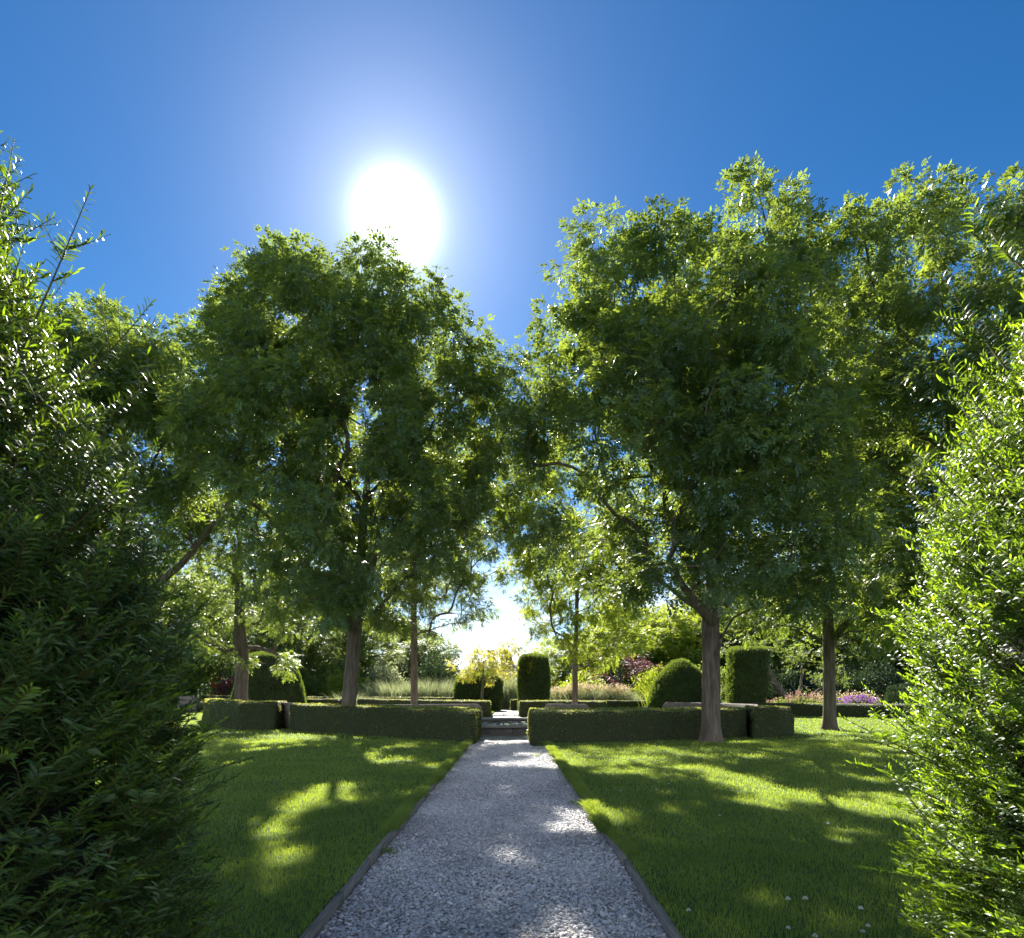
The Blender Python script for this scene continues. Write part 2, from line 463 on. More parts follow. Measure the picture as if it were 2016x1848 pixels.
# ------------------------------------------------------------------ gravel stones
def ico():
    t = (1 + 5 ** .5) / 2
    V = np.array([[-1, t, 0], [1, t, 0], [-1, -t, 0], [1, -t, 0], [0, -1, t], [0, 1, t], [0, -1, -t], [0, 1, -t], [t, 0, -1], [t, 0, 1], [-t, 0, -1], [-t, 0, 1]]) / math.sqrt(1 + t * t)
    F = np.array([[0, 11, 5], [0, 5, 1], [0, 1, 7], [0, 7, 10], [0, 10, 11], [1, 5, 9], [5, 11, 4], [11, 10, 2], [10, 7, 6], [7, 1, 8], [3, 9, 4], [3, 4, 2], [3, 2, 6], [3, 6, 8], [3, 8, 9], [4, 9, 5], [2, 4, 11], [6, 2, 10], [8, 6, 7], [9, 8, 1]])
    return V, F


def rand_rot(n, tilt):
    yaw = rng.random(n) * 2 * np.pi; a = rng.normal(0, tilt, n); b = rng.normal(0, tilt, n)
    cyw, syw = np.cos(yaw), np.sin(yaw); ca, sa = np.cos(a), np.sin(a); cb, sb = np.cos(b), np.sin(b)
    Z = np.zeros(n); O = np.ones(n)
    Rz = np.stack([cyw, -syw, Z, syw, cyw, Z, Z, Z, O], -1).reshape(n, 3, 3)
    Rx = np.stack([O, Z, Z, Z, ca, -sa, Z, sa, ca], -1).reshape(n, 3, 3)
    Ry = np.stack([cb, Z, sb, Z, O, Z, -sb, Z, cb], -1).reshape(n, 3, 3)
    return Rz @ Rx @ Ry


def stones(name, n, xs, ys, size):
    V0, F0 = ico()
    P = np.stack([xs, ys, np.zeros(n)], -1)
    sc = size[:, None] * np.stack([rng.uniform(.75, 1.25, n), rng.uniform(.5, .85, n), rng.uniform(.28, .5, n)], -1)
    J = V0[None] * (1 + rng.normal(0, .13, (n, 12, 1)))
    V = (J * sc[:, None, :]) @ rand_rot(n, .35).transpose(0, 2, 1)
    P[:, 2] = sc[:, 2] * rng.uniform(.0, 1.0, n) + .002
    V = V + P[:, None]
    F = (F0[None] + (np.arange(n) * 12)[:, None, None]).reshape(-1, 3)
    at = np.repeat(np.clip(rng.normal(.45, .24, n) + .22 * vnoise(np.stack([xs * 1.6, ys, ys * 0], -1), .8), 0, 1), 20)
    o = mk(name, [(V.reshape(-1, 3), F, 0, at)], [M['gravel_stone']])
    return tag(o, kind='stuff')


n1, n2 = 34000, 32000
ys = 3.2 + (9.0 - 3.2) * rng.random(n1); xs = rng.uniform(PX0 + .01, PX1 - .0, n1)
sz = np.clip(rng.lognormal(math.log(.0125), .32, n1), .006, .028)
ys2 = 9.0 + 10 * rng.random(n2); xs2 = rng.uniform(PX0 + .01, PX1 - .0, n2)
sz2 = np.clip(rng.lognormal(math.log(.0145), .32, n2), .007, .030)
stones("gravel", n1 + n2, np.concatenate([xs, xs2]), np.concatenate([ys, ys2]), np.concatenate([sz, sz2]))

# ------------------------------------------------------------------ grass blades
def blades(P, h, w, lean=0.35, dirbias=None):
    n = len(P)
    a = rng.random(n) * 2 * np.pi
    side = np.stack([np.cos(a), np.sin(a), np.zeros(n)], -1) * (w / 2)[:, None]
    ld = rng.random(n) * 2 * np.pi
    L = np.stack([np.cos(ld), np.sin(ld), np.zeros(n)], -1) * (np.abs(rng.normal(0, lean, n)) * h)[:, None]
    if dirbias is not None: L = L + dirbias * h[:, None]
    up = np.array([0, 0, 1.0])
    mid = P + L * .35 + up * (h * .55)[:, None]; tip = P + L + up * (h * rng.uniform(.8, 1., n))[:, None]
    V = np.stack([P - side, P + side, mid + side * .8, mid - side * .8, tip], 1).reshape(-1, 3)
    k = np.arange(n)[:, None] * 5
    at = np.clip(rng.normal(.5, .22, n), 0, 1)
    at = np.clip(at + .45 * vnoise(P * [1, 1, 0] + [3, 5, 1.5], 0.55) + .3 * vnoise(P * [1, 1, 0] + [9, 5, 2.5], 2.3), 0, 1)
    return (V, k + np.array([[0, 1, 2, 3]]), at), (V, k + np.array([[3, 2, 4]]), at)


def lawn_points(y0, y1, dens):
    A = (y1 - y0) * (2 * .86 * y1 + 2)
    n = int(A * dens)
    y = rng.uniform(y0, y1, n); x = rng.uniform(-.86 * y1 - 1, .86 * y1 + 1, n)
    k = (np.abs(x) < .84 * y + .6) & ((x < la + .02) | (x > ra - .02))
    x, y = x[k], y[k]
    k = ~in_poly(x, y)
    x, y = x[k], y[k]
    return np.stack([x, y, np.full(len(x), LZ - .003)], -1)


gch = []
for y0, y1, dens, hh, ww in ((3.3, 6, 4200, .040, .0042), (6, 9, 2600, .040, .0055), (9, 13, 1300, .042, .008), (13, 19, 560, .045, .013), (19, 30, 130, .045, .024), (30, 47.5, 45, .05, .045)):
    P = lawn_points(y0, y1, dens)
    tall = 1 + .5 * np.clip(vnoise(P * [1, 1, 0] + [1, 1, 7.5], .35), 0, 1)
    h = hh * tall * rng.uniform(.5, 1.25, len(P)); w = ww * rng.uniform(.7, 1.3, len(P))
    q, t = blades(P, h, w, .45)
    gch.append((q[0], q[1], 0, q[2])); gch.append((t[0], t[1], 0, t[2]))
# shaggy fringe hanging over the boards
for side, xe, y0, y1 in ((-1, la, 6.4, 17.6), (1, ra, 5.6, 17.0)):
    n = 34000
    y = y0 + (y1 - y0) * rng.random(n) ** .85
    cl_ = np.clip(vnoise(np.stack([y * 0, y, y * 0 + side * 4], -1), .45) * .7 + .62, .12, 1)
    x = xe + side * (rng.random(n) * .15 - .10 * cl_ - .015)
    P = np.stack([x, y, np.full(n, LZ - .01)], -1)
    h = (.045 + .085 * cl_) * rng.uniform(.35, 1.3, n); w = rng.uniform(.004, .007, n) * (1 + y / 12)
    db = np.zeros((n, 3)); db[:, 0] = -side * .42 * cl_; 
    q, t = blades(P, h, w, .55, db)
    gch.append((q[0], q[1], 0, q[2])); gch.append((t[0], t[1], 0, t[2]))
# unmown grass round trunk and foot of hedges
def tufts(cx, cy_, rx, ry, n, hh):
    P = np.stack([cx + rng.normal(0, rx, n), cy_ + rng.normal(0, ry, n), np.full(n, LZ - .01)], -1)
    q, t = blades(P, hh * rng.uniform(.4, 1.2, n), rng.uniform(.01, .018, n), .5)
    gch.append((q[0], q[1], 0, q[2])); gch.append((t[0], t[1], 0, t[2]))
tufts(5.0, 16.9, .5, .1, 700, .13)
tufts(7.2, 17.0, 1.2, .08, 900, .10)
tufts(3.0, 16.9, 1.2, .06, 600, .08)
tag(mk("grass", gch, [M['grass']]), kind='stuff')

# ------------------------------------------------------------------ leaf building
def leaf_quads(P, D, Nn, L, W, at, fold=0.0):
    """diamond leaves: base P, direction D, normal Nn"""
    S = norm(np.cross(D, Nn))
    L = L[:, None]; W = W[:, None]
    m = P + D * L * .45
    V = np.stack([P, m + S * W * .5 + Nn * fold * W, P + D * L, m - S * W * .5 + Nn * fold * W], 1).reshape(-1, 3)
    F = np.arange(len(P))[:, None] * 4 + np.array([[0, 1, 2, 3]])
    return (V, F, 0, at)


def pinnate(P, D, Nn, L, at, npair=4, lw=.34):
    """compound leaves: leaflets in pairs along a drooping rachis + terminal"""
    n = len(P)
    S = norm(np.cross(D, Nn))
    out_V, out_at = [], []
    k = 2 * npair + 1
    PP = np.repeat(P, k, 0); i = np.tile(np.arange(k), n)
    t = np.where(i == k - 1, 1.0, .22 + .78 * (i // 2) / npair)
    sgn = np.where(i == k - 1, 0.0, np.where(i % 2 == 0, 1.0, -1.0))
    DD = np.repeat(D, k, 0); SS = np.repeat(S, k, 0); NN = np.repeat(Nn, k, 0); LL = np.repeat(L, k)
    droop = np.array([0, 0, -1.0])
    base = PP + DD * (LL * t * .75)[:, None] + droop * (LL * .22 * t * t)[:, None]
    d = norm(DD * np.where(sgn == 0, 1., .42)[:, None] + SS * sgn[:, None] * .9 + droop * .25 + rng.normal(0, .12, (n * k, 3)))
    ll = LL * .40 * rng.uniform(.8, 1.15, n * k) * np.where(t < .3, .8, 1)
    nn = norm(NN + rng.normal(0, .25, (n * k, 3)))
    nn = norm(nn - d * np.sum(nn * d, -1, keepdims=True))
    return leaf_quads(base, d, nn, ll, ll * lw, np.repeat(at, k))


def rand_unit(n):
    return norm(rng.normal(size=(n, 3)))


def tube(pts, rad, sides):
    pts = np.asarray(pts); n = len(pts)
    T = np.gradient(pts, axis=0); T = norm(T)
    ref = np.tile(np.array([0.31, 0.95, 0.07]), (n, 1))
    s, nn = perp_frame(T, ref)
    a = np.arange(sides) / sides * 2 * np.pi
    V = pts[:, None] + (s[:, None] * np.cos(a)[None, :, None] + nn[:, None] * np.sin(a)[None, :, None]) * np.asarray(rad)[:, None, None]
    return V.reshape(-1, 3), grid_faces(n, sides, wrap_v=True)


def resample(poly, n):
    p = np.array(poly, float); d = np.r_[0, np.cumsum(np.linalg.norm(np.diff(p, axis=0), axis=1))]
    t = np.linspace(0, d[-1], n)
    return np.stack([np.interp(t, d, p[:, q]) for q in range(p.shape[1])], -1)


def skeleton(base, trunk_pts, targets, r_trunk, step=.55, seedlen=.6, twig_r=.006, limbs=()):
    """attach every target to the nearest point of the growing skeleton; returns wood chunks"""
    pos = [np.array(p, float) for p in trunk_pts]
    par = [-1] + list(range(len(pos) - 1))
    ntr = len(pos)
    first = max(1, int(ntr * .5))
    P = np.zeros((60000, 3)); P[:ntr] = pos
    PL = np.zeros(60000); 
    for i in range(1, ntr): PL[i] = PL[i - 1] + np.linalg.norm(P[i] - P[i - 1])
    cnt = ntr
    par = list(par)
    fork = P[first]
    chains = []; floor_ = {}
    for lb, rl in limbs:
        lb = resample(np.array(lb, float), max(4, int(len(lb) * 2)))
        j = int(np.argmin(np.linalg.norm(P[:ntr] - lb[0], axis=1)))
        ids = list(range(cnt, cnt + len(lb)))
        P[cnt:cnt + len(lb)] = lb
        for q, idx in enumerate(ids):
            par.append(j if q == 0 else idx - 1)
            PL[idx] = PL[par[idx]] + np.linalg.norm(P[idx] - P[par[idx]])
            floor_[idx] = rl * (1 - .6 * q / len(lb))
        chains.append([j] + ids); cnt += len(lb)
    order = np.argsort(np.linalg.norm(targets - fork, axis=1) + rng.random(len(targets)) * .8)
    for ti in order:
        t = targets[ti]
        c = P[first:cnt]
        dv = t - c; dist = np.linalg.norm(dv, axis=1)
        cost = dist + .22 * PL[first:cnt] + np.where(dv[:, 2] < -.2, dist * .5, 0)
        j = int(np.argmin(cost)) + first
        d = np.linalg.norm(t - P[j])
        m = max(2, int(d / step) + 1)
        a = P[j]
        # curved path leaving along parent's direction
        pd = norm(P[j] - P[par[j]]) if par[j] >= 0 else np.array([0, 0, 1.])
        ctrl = a + (pd * .35 + norm(t - a) * .35 + np.array([0, 0, .12])) * d * .55
        u = (np.arange(1, m + 1) / m)[:, None]
        path = (1 - u) ** 2 * a + 2 * u * (1 - u) * ctrl + u * u * t
        path[:-1] += rng.normal(0, .035, (m - 1, 3)) * min(1, d)
        ids = list(range(cnt, cnt + m))
        P[cnt:cnt + m] = path
        for q, idx in enumerate(ids):
            par.append(j if q == 0 else idx - 1)
            PL[idx] = PL[par[idx]] + np.linalg.norm(P[idx] - P[par[idx]])
        chains.append([j] + ids)
        cnt += m
        if cnt > 59000: break
    e = 2.25
    acc = np.zeros(cnt)
    haskid = np.zeros(cnt, bool)
    for i in range(cnt - 1, 0, -1):
        if not haskid[i]: acc[i] = twig_r ** e
        acc[par[i]] += acc[i] if True else 0
        haskid[par[i]] = True
    # avoid counting along a chain: recompute properly
    acc[:] = 0
    for i in range(cnt - 1, 0, -1):
        if acc[i] == 0: acc[i] = twig_r ** e
        acc[par[i]] += acc[i]
    rad = acc ** (1 / e)
    k = r_trunk / rad[first]
    k2 = min(k, 1.6) if k > 1 else k
    rad = rad * np.where(rad > .04, k, np.minimum(k, 1.0 + (k - 1) * rad / .04))
    rad[:first] = np.maximum(rad[:first], r_trunk)
    for idx, v in floor_.items(): rad[idx] = max(min(rad[idx], v * 1.3), v)
    ch = []
    for c in chains:
        pts = P[c]; r = rad[c].copy(); r[0] = min(r[0], r[1] * 1.25)
        s = 9 if r[1] > .06 else (5 if r[1] > .02 else 3)
        V, F = tube(pts, r, s)
        ch.append((V, F, 0, None))
    # trunk
    tr = P[:ntr]; rr = rad[:ntr].copy()
    zz = tr[:, 2] - tr[0, 2]
    fine = np.linspace(0, ntr - 1, ntr * 4)
    tp = np.stack([np.interp(fine, np.arange(ntr), tr[:, q]) for q in range(3)], -1)
    r2 = np.interp(fine, np.arange(ntr), np.maximum.accumulate(rr[::-1])[::-1])
    z2 = tp[:, 2] - tp[0, 2]
    r2 = r2 * (1 + .55 * np.exp(-z2 / .22) + .10 * np.exp(-z2 / 1.1))
    V, F = tube(tp, r2, 28)
    c = np.repeat(tp, 28, 0)
    ang = np.tile(np.arange(28) / 28 * 2 * np.pi, len(tp)); zq = np.repeat(z2, 28)
    f = 1 + .05 * vnoise(np.stack([np.cos(ang) * 2, np.sin(ang) * 2, zq * .8], -1), .7) + .09 * np.exp(-zq / .4) * np.cos(ang * 5 + 1)
    V = c + (V - c) * f[:, None]
    ch.append((V, F, 0, None))
    return ch


def crown_leaves(centers, radii, outward, per, L, style='pinnate', flat=.65, npair=4, lw=.34):
    n = len(centers) * per
    C = np.repeat(centers, per, 0); O = np.repeat(outward, per, 0); Rr = np.repeat(radii, per)
    off = rand_unit(n) * (rng.random(n) ** .5 * Rr)[:, None]; off[:, 2] *= flat
    P = C + off
    k_ = sungap(P) < .435
    C, O, Rr, off, P = C[k_], O[k_], Rr[k_], off[k_], P[k_]; rep_i = np.repeat(np.arange(len(centers)), per)[k_]; n = len(P)
    D = norm(off / np.maximum(Rr, .01)[:, None] * .9 + O * .5 + rng.normal(0, .45, (n, 3)) + np.array([0, 0, -.15]))
    up = norm(np.array([0, 0, 1.]) + rng.normal(0, .35, (n, 3)))
    Nn = norm(up - D * np.sum(up * D, -1, keepdims=True))
    at = np.clip(rng.normal(.5, .17, n) + rng.normal(0, .12, len(centers))[rep_i], 0, 1)
    LL = L * rng.uniform(.7, 1.25, n)
    if style == 'pinnate': return pinnate(P, D, Nn, LL, at, npair, lw)
    return leaf_quads(P, D, Nn, LL, LL * .5, at)


_sx = np.array(Vector(sdir).cross(Vector((0, 0, 1))).normalized()); _sy = np.cross(_sx, np.array(sdir))


def sungap(p):
    q = np.stack([p @ _sx + 20.917, p @ _sy + 11.84, np.full(len(p), 25.378)], -1)
    return .75 * vnoise(q, 1.1) + .35 * vnoise(q + 31, .5)


def lobe_clusters(lobes, dens, inner=.25):
    """lobes (n,4) centre+radius -> cluster centres near the outside of their union"""
    C, Rr, O = [], [], []
    lobes = np.asarray(lobes)
    for l in lobes:
        m = max(5, int(dens * l[3] ** 2 * (1 + 0)))
        d = rand_unit(m)
        f = np.where(rng.random(m) < inner, rng.uniform(.2, .7, m), rng.uniform(.78, 1.02, m))
        f = f * (1 + .13 * vnoise(l[:3] + d * l[3], 1.1))
        p = l[:3] + d * (f * l[3])[:, None]
        # drop those deep inside another lobe
        dd = np.linalg.norm(p[:, None] - lobes[None, :, :3], axis=-1) / lobes[None, :, 3]
        depth = dd.min(1)
        keep = ((depth > .62) | (rng.random(m) < .42)) & (vnoise(p + 7.7, 1.05) < .38) & (sungap(p) < .385)
        C.append(p[keep]); O.append(d[keep])
    return np.concatenate(C), np.concatenate(O)


def tree(label, base, lobes, r_trunk, fork_h, top_h, mat, per=34, L=.30, dens=11, lean=(0, 0), cr=.5, npair=4,
         style='pinnate', group=None, cat="tree", name="garden_tree", limbs=(), lw=.42, z0=LZ, inner=.25, keep_below=None):
    root = empty(name, (base[0], base[1], z0))
    tag(root, label, cat, group)
    C, O = lobe_clusters(lobes, dens, inner)
    nseg = max(6, int(top_h / .6))
    zs = np.linspace(0, top_h, nseg)
    wob = np.cumsum(rng.normal(0, .03, (nseg, 2)), 0); wob[:3] = 0
    tp = np.stack([base[0] + lean[0] * zs / top_h + wob[:, 0] * (zs > fork_h), base[1] + lean[1] * zs / top_h + wob[:, 1], z0 - .05 + zs], -1)
    # start branching at the fork
    ntr = nseg; first_idx = max(1, int(fork_h / top_h * nseg))
    # make index so that skeleton's 'first' matches the fork
    lo = np.stack([np.interp(np.linspace(0, fork_h, first_idx + 1), zs, tp[:, q]) for q in range(3)], -1)
    hi = np.stack([np.interp(np.linspace(fork_h, top_h, first_idx + 1), zs, tp[:, q]) for q in range(3)], -1)[1:]
    pts = np.concatenate([lo, hi])
    tg = C
    ch = skeleton(base, pts, tg, r_trunk, limbs=limbs)
    mk("trunk", ch, [M['bark']], root, smooth=True, loc=(base[0], base[1], z0))
    lv = crown_leaves(C, np.full(len(C), cr) * rng.uniform(.7, 1.2, len(C)), O, per, L, style, npair=npair, lw=lw)
    mk("crown", [lv], [M[mat]], root, loc=(base[0], base[1], z0))
    return root


def lobes_at(y, items, spread, cx=None, dup=True):
    """items: (px, py, r_px) seen at distance y; depth offsets fill the crown's own thickness"""
    out = []
    xs_ = np.array([AT(i[0], i[1], y)[0] for i in items]); c = xs_.mean() if cx is None else cx
    W = np.abs(xs_ - c).max() + .01
    for k, it in enumerate(items):
        p = AT(it[0], it[1], y); r = it[2] / FD * y
        e = math.sqrt(max(0., 1 - min(1, abs(p[0] - c) / (W * 1.15)) ** 2)) * spread
        out.append([p[0], p[1] + rng.uniform(-.2, .2) * e, p[2], r])
        if dup and e > 1.0:
            for s in (-1, 1):
                q = p.copy()
                # the copy keeps its own height, so nearer and farther lobes are where the crown would have them
                k_ = rng.uniform(.55, 1.0)
                if s < 0:   # nearer lobes sit lower and narrower
                    out.append([c + (p[0] - c) * .72, y - k_ * e, 1.5 + (p[2] - 1.5) * (y - k_ * e) / y * .97, r * .78])
                else:
                    out.append([c + (p[0] - c) * .9, y + k_ * e, p[2] * .98, r * .85])
    return np.array(out)


exec_trees = True
# big tree beside the dark hedge, with knot
A_l = [(524, 512, 26), (455, 600, 42), (415, 660, 50), (380, 740, 60), (610, 515, 34), (690, 535, 48), (762, 540, 46), (830, 610, 46), (528, 528, 36), (600, 555, 58), (670, 545, 58), (740, 580, 62), (480, 610, 55), (560, 640, 90), (800, 650, 80), (868, 610, 45), (905, 680, 55),
       (450, 690, 80), (620, 740, 140), (790, 770, 150), (930, 740, 62), (470, 800, 110), (900, 860, 110), (960, 800, 45), (700, 900, 150), (540, 930, 100),
       (860, 980, 95), (620, 1060, 90), (780, 1080, 80), (560, 1120, 60), (700, 1160, 70), (400, 860, 70), (985, 780, 50), (1000, 870, 55), (975, 950, 60), (930, 1050, 55), (640, 1175, 48), (765, 1165, 52), (560, 1180, 42), (490, 1060, 70), (720, 1030, 80), (430, 960, 60)]
tree("tall tree with a leaning grey trunk and dark knot, before the long dark hedge", GP(682, 1447), lobes_at(21.2, A_l, 4.2, -5.2), .235, 3.7, 10.5, 'leaf',
     lean=(.8, .3), limbs=[([AT(694, 1232, 21.5), AT(712, 1190, 21.4), AT(735, 1120, 21.2), AT(745, 1050, 21)], .13), ([AT(690, 1240, 21.6), AT(668, 1150, 21.9), AT(640, 1080, 22.4)], .10)], per=34, dens=17.5)
# big tree at the front of the second hedge
B_l = [(1185, 430, 40), (1230, 455, 55), (1320, 440, 50), (1375, 465, 50), (1450, 430, 42), (1490, 455, 55), (1555, 480, 45), (1150, 520, 50), (1125, 590, 55),
       (1260, 570, 110), (1400, 580, 120), (1520, 600, 95), (1100, 670, 55), (1190, 700, 110), (1330, 740, 150), (1490, 750, 140), (1060, 740, 50), (1140, 860, 105),
       (1290, 930, 140), (1450, 930, 140), (1600, 830, 100), (1180, 1010, 80), (1330, 1080, 85), (1500, 1080, 100), (1620, 980, 80), (1195, 1130, 62), (1040, 860, 50), (1065, 800, 55), (1060, 930, 55), (1060, 1010, 45), (1110, 1080, 50), (1245, 1120, 55), (1290, 1040, 70), (1560, 1160, 45), (1630, 1120, 60)]
tree("tall tree with a forked trunk rooted in the sunny turf at the green hedge", GP(1400, 1468), lobes_at(17.6, B_l, 4.0, 5.3), .235, 3.35, 9.5, 'leaf',
     per=33, dens=19.0, lean=(.0, .3), limbs=[([AT(1396, 1215, 17.4), AT(1372, 1190, 17.3), AT(1342, 1150, 17.2), AT(1318, 1100, 17)], .095), ([AT(1376, 1200, 17.4), AT(1345, 1180, 17.5), AT(1310, 1150, 17.7), AT(1280, 1130, 18)], .055), ([AT(1402, 1220, 17.4), AT(1440, 1180, 17.5), AT(1500, 1110, 17.8), AT(1560, 1060, 18)], .11), ([AT(1412, 1290, 17.5), AT(1424, 1250, 17.7), AT(1445, 1215, 18), AT(1490, 1195, 18.4)], .045)])
# trees of the second rank on the sunny side
C_l = [(1580, 1030, 80), (1700, 1080, 90), (1570, 1140, 62), (1650, 1180, 66), (1740, 1180, 60), (1700, 960, 110), (1600, 900, 100), (1800, 1100, 80), (1520, 1210, 40), (1820, 1200, 50), (1690, 1245, 36), (1780, 900, 120), (1650, 800, 110)]
tree("tree with a straight slim brown trunk standing alone in open turf, dark low crown", GP(1633, 1441), lobes_at(23.7, C_l, 3.6, 11.8), .21, 3.0, 9.0, 'leaf',
     per=28, dens=14.0)
D_l = [(1640, 455, 50), (1700, 430, 55), (1780, 395, 50), (1850, 380, 52), (1920, 420, 50), (1960, 500, 40), (1680, 520, 80), (1790, 510, 100), (1880, 540, 95),
       (1950, 620, 70), (1700, 660, 110), (1830, 700, 130), (1960, 760, 120), (2060, 650, 110), (1760, 840, 130), (1900, 920, 130), (2040, 900, 130), (1800, 1040, 90), (1950, 1090, 110), (2090, 1080, 100), (1900, 1180, 70)]
tree("tallest tree, with dense dark foliage rising behind the sunlit yew bush", (12.9, 18.2), lobes_at(18.0, D_l, 3.8, 12.6), .26, 3.6, 10.5, 'leaf', per=34, dens=14.5)
# trees on the shady side
A3_l = [(120, 660, 60), (185, 650, 50), (290, 650, 45), (350, 665, 50), (230, 720, 80), (330, 770, 100), (200, 820, 110), (430, 740, 60), (430, 850, 80), (300, 900, 110),
        (80, 800, 120), (220, 1000, 100), (380, 980, 60), (110, 980, 110), (430, 930, 60), (330, 690, 70), (260, 660, 50), (150, 700, 80), (385, 640, 48), (410, 700, 60)]
tree("tree with heavy limbs reaching out from behind the dark yew bush", (-14.6, 24.5), lobes_at(24.2, A3_l, 3.8, -14.5), .25, 4.0, 10.5, 'leaf', cr=.6, limbs=[([AT(300, 1160, 24.4), AT(370, 1100, 24), AT(440, 1000, 23.6), AT(500, 950, 23.2), AT(560, 925, 23)], .14)], per=36, dens=14.5)
A2_l = [(470, 1060, 75), (395, 1120, 75), (545, 1110, 70), (470, 1180, 55), (395, 1215, 55), (560, 1190, 55), (620, 1215, 40), (440, 1290, 24), (545, 1300, 26), (520, 980, 70), (400, 1010, 60)]
tree("tree with a smooth pale trunk rising beyond the end of the dark hedge", (-12.7, 30.0), lobes_at(30.0, A2_l, 3.0, -12.9), .30, 3.4, 8.5, 'leaf', per=24, dens=10.7)
A4_l = [(812, 1140, 62), (760, 1110, 70), (875, 1150, 60), (930, 1190, 42), (850, 1060, 75), (930, 1060, 70), (900, 980, 75), (980, 1000, 60), (960, 1100, 50), (930, 920, 70), (860, 900, 70), (990, 920, 60), (830, 960, 75), (760, 1030, 80), (715, 1200, 36), (760, 1225, 28), (880, 1230, 30), (920, 1130, 45)]
tree("small tree with a pale trunk among the far hedge rows beside the clipped drum", (-5.5, 36.0), lobes_at(36.0, A4_l, 3.0, -5.2), .19, 3.3, 8.5, 'leaf', per=26, dens=11.5)
E_l = [(1130, 1170, 60), (1060, 1150, 52), (1010, 1180, 34), (1200, 1180, 56), (1100, 1090, 70), (1180, 1090, 80), (1060, 1060, 60), (1130, 1255, 40), (1190, 1280, 40),
       (1255, 1250, 46), (1060, 1235, 34), (1240, 1130, 60), (1020, 1110, 40), (1080, 980, 75), (1000, 1050, 50), (1040, 910, 60), (1120, 900, 70), (1010, 980, 50), (1190, 1000, 85)]
tree("sunlit yellow green tree with a very thin dark trunk between clipped column and clipped mound", (3.5, 35.5), lobes_at(35.5, E_l, 3.0, 3.9), .15, 2.6, 7.5, 'leaf_lime_lit', per=26, dens=11.5)
F_l = [(1035, 1275, 16), (1000, 1275, 18), (958, 1298, 26), (925, 1312, 26), (897, 1312, 22), (990, 1298, 26), (1012, 1318, 18), (972, 1335, 16), (940, 1296, 24), (1040, 1310, 12), (910, 1330, 12)]
tree("small sunlit golden leaved tree drooping in front of the squat clipped drum", (-2.1, 45.0), lobes_at(45.0, F_l, 1.8, -1.9), .10, 2.2, 3.9, 'leaf_gold_lit', per=20, dens=14.8, cr=.4, L=.22)

# ------------------------------------------------------------------ background wood (prototypes, then copies)
def copy_tree(root, loc, rz, s, label):
    r = root.copy(); scene.collection.objects.link(r); r.location = loc; r.rotation_euler = (0, 0, rz); r.scale = (s[0], s[0], s[1])
    r["label"] = label
    for c in root.children:
        d = c.copy(); scene.collection.objects.link(d); d.parent = r
    return r


def round_lobes(cx, cy_, z0, w, h, n):
    out = []
    for i in range(n):
        a = i * 2.4; t = (i + .5) / n
        rr = w * (.62 * math.sin(math.pi * (.12 + .8 * t)))
        out.append([cx + math.cos(a) * rr, cy_ + math.sin(a) * rr, z0 + h * t, w * rng.uniform(.38, .52)])
    return np.array(out)


GB = "trees beyond the border planting"
bx = [
    # (kind, x, y, yaw, scale xy, scale z, label); lime ones carry sunlight in the leaf colour
    ('lime', 11.2, 66, 0.4, .95, .80, "yellow green tree behind the beehive shaped clipped mound"),
    ('lime', 17.0, 67, 2.1, 1.1, .85, "bright yellow green tree behind the tall clipped block"),
    ('far', 24.6, 65, 1.0, 1.0, .95, "green tree over the pink plumed flower bed"),
    ('far', 32.5, 64, 2.6, 1.1, 1.05, "green tree over the purple flower bed"),
    ('far', 40.0, 65, 4.0, 1.2, 1.2, "broad green tree behind the blue flower bed"),
    ('far', 46.0, 62, 5.0, 1.3, 1.3, "broad green tree behind the sunlit yew bush"),
    ('lime', 5.3, 68, 3.2, .95, .62, "low yellow green tree above the pale tall grasses"),
    ('far', -9.0, 66, 0.9, .95, .62, "grey green tree above the feathery clumps"),
    ('far', -15.5, 62, 2.0, 1.0, .8, "green tree behind the pale blossom shrubs"),
    ('far', -22.0, 58, 3.3, 1.15, .95, "green tree behind the wide clipped mound"),
    ('far', -30.0, 56, 4.4, 1.2, 1.15, "green tree behind the leaning clipped column"),
    ('far', -39.0, 56, 5.5, 1.3, 1.3, "tall green tree behind the dark yew bush"),
    ('far', -48.0, 58, .2, 1.4, 1.4, "tallest green tree behind the dark yew bush"),
]
bx += [('lime', 13.0, 76, 1.3, 1.35, 1.15, "tall yellow green tree far behind the beehive mound"), ('lime', 22.0, 74, 2.9, 1.4, 1.2, "tall yellow green tree far behind the ivy wrapped tree"),
       ('lime', 33.0, 74, 0.3, 1.45, 1.35, "tall yellow green tree far behind the purple flowers"), ('far', 45.0, 78, 4.9, 1.6, 1.6, "very tall green tree far behind the blue flowers"),
       ('far', -14.0, 76, 1.9, 1.3, .95, "green tree far behind the silvery shrub"), ('far', -23.5, 74, 3.8, 1.4, 1.25, "green tree far behind the knotted trunk"),
       ('far', -34.0, 74, 5.9, 1.5, 1.45, "tall green tree far behind the wide clipped mound"), ('far', -47.0, 76, 2.2, 1.6, 1.7, "very tall green tree far behind the leaning column"),
       ('lime', 20.5, 71, 4.1, 1.0, .9, "yellow green tree between clipped block and ivy wrapped tree"), ('lime', 29.5, 70, 5.2, 1.05, 1.0, "yellow green tree behind the straw coloured plumes")]
protos = {}
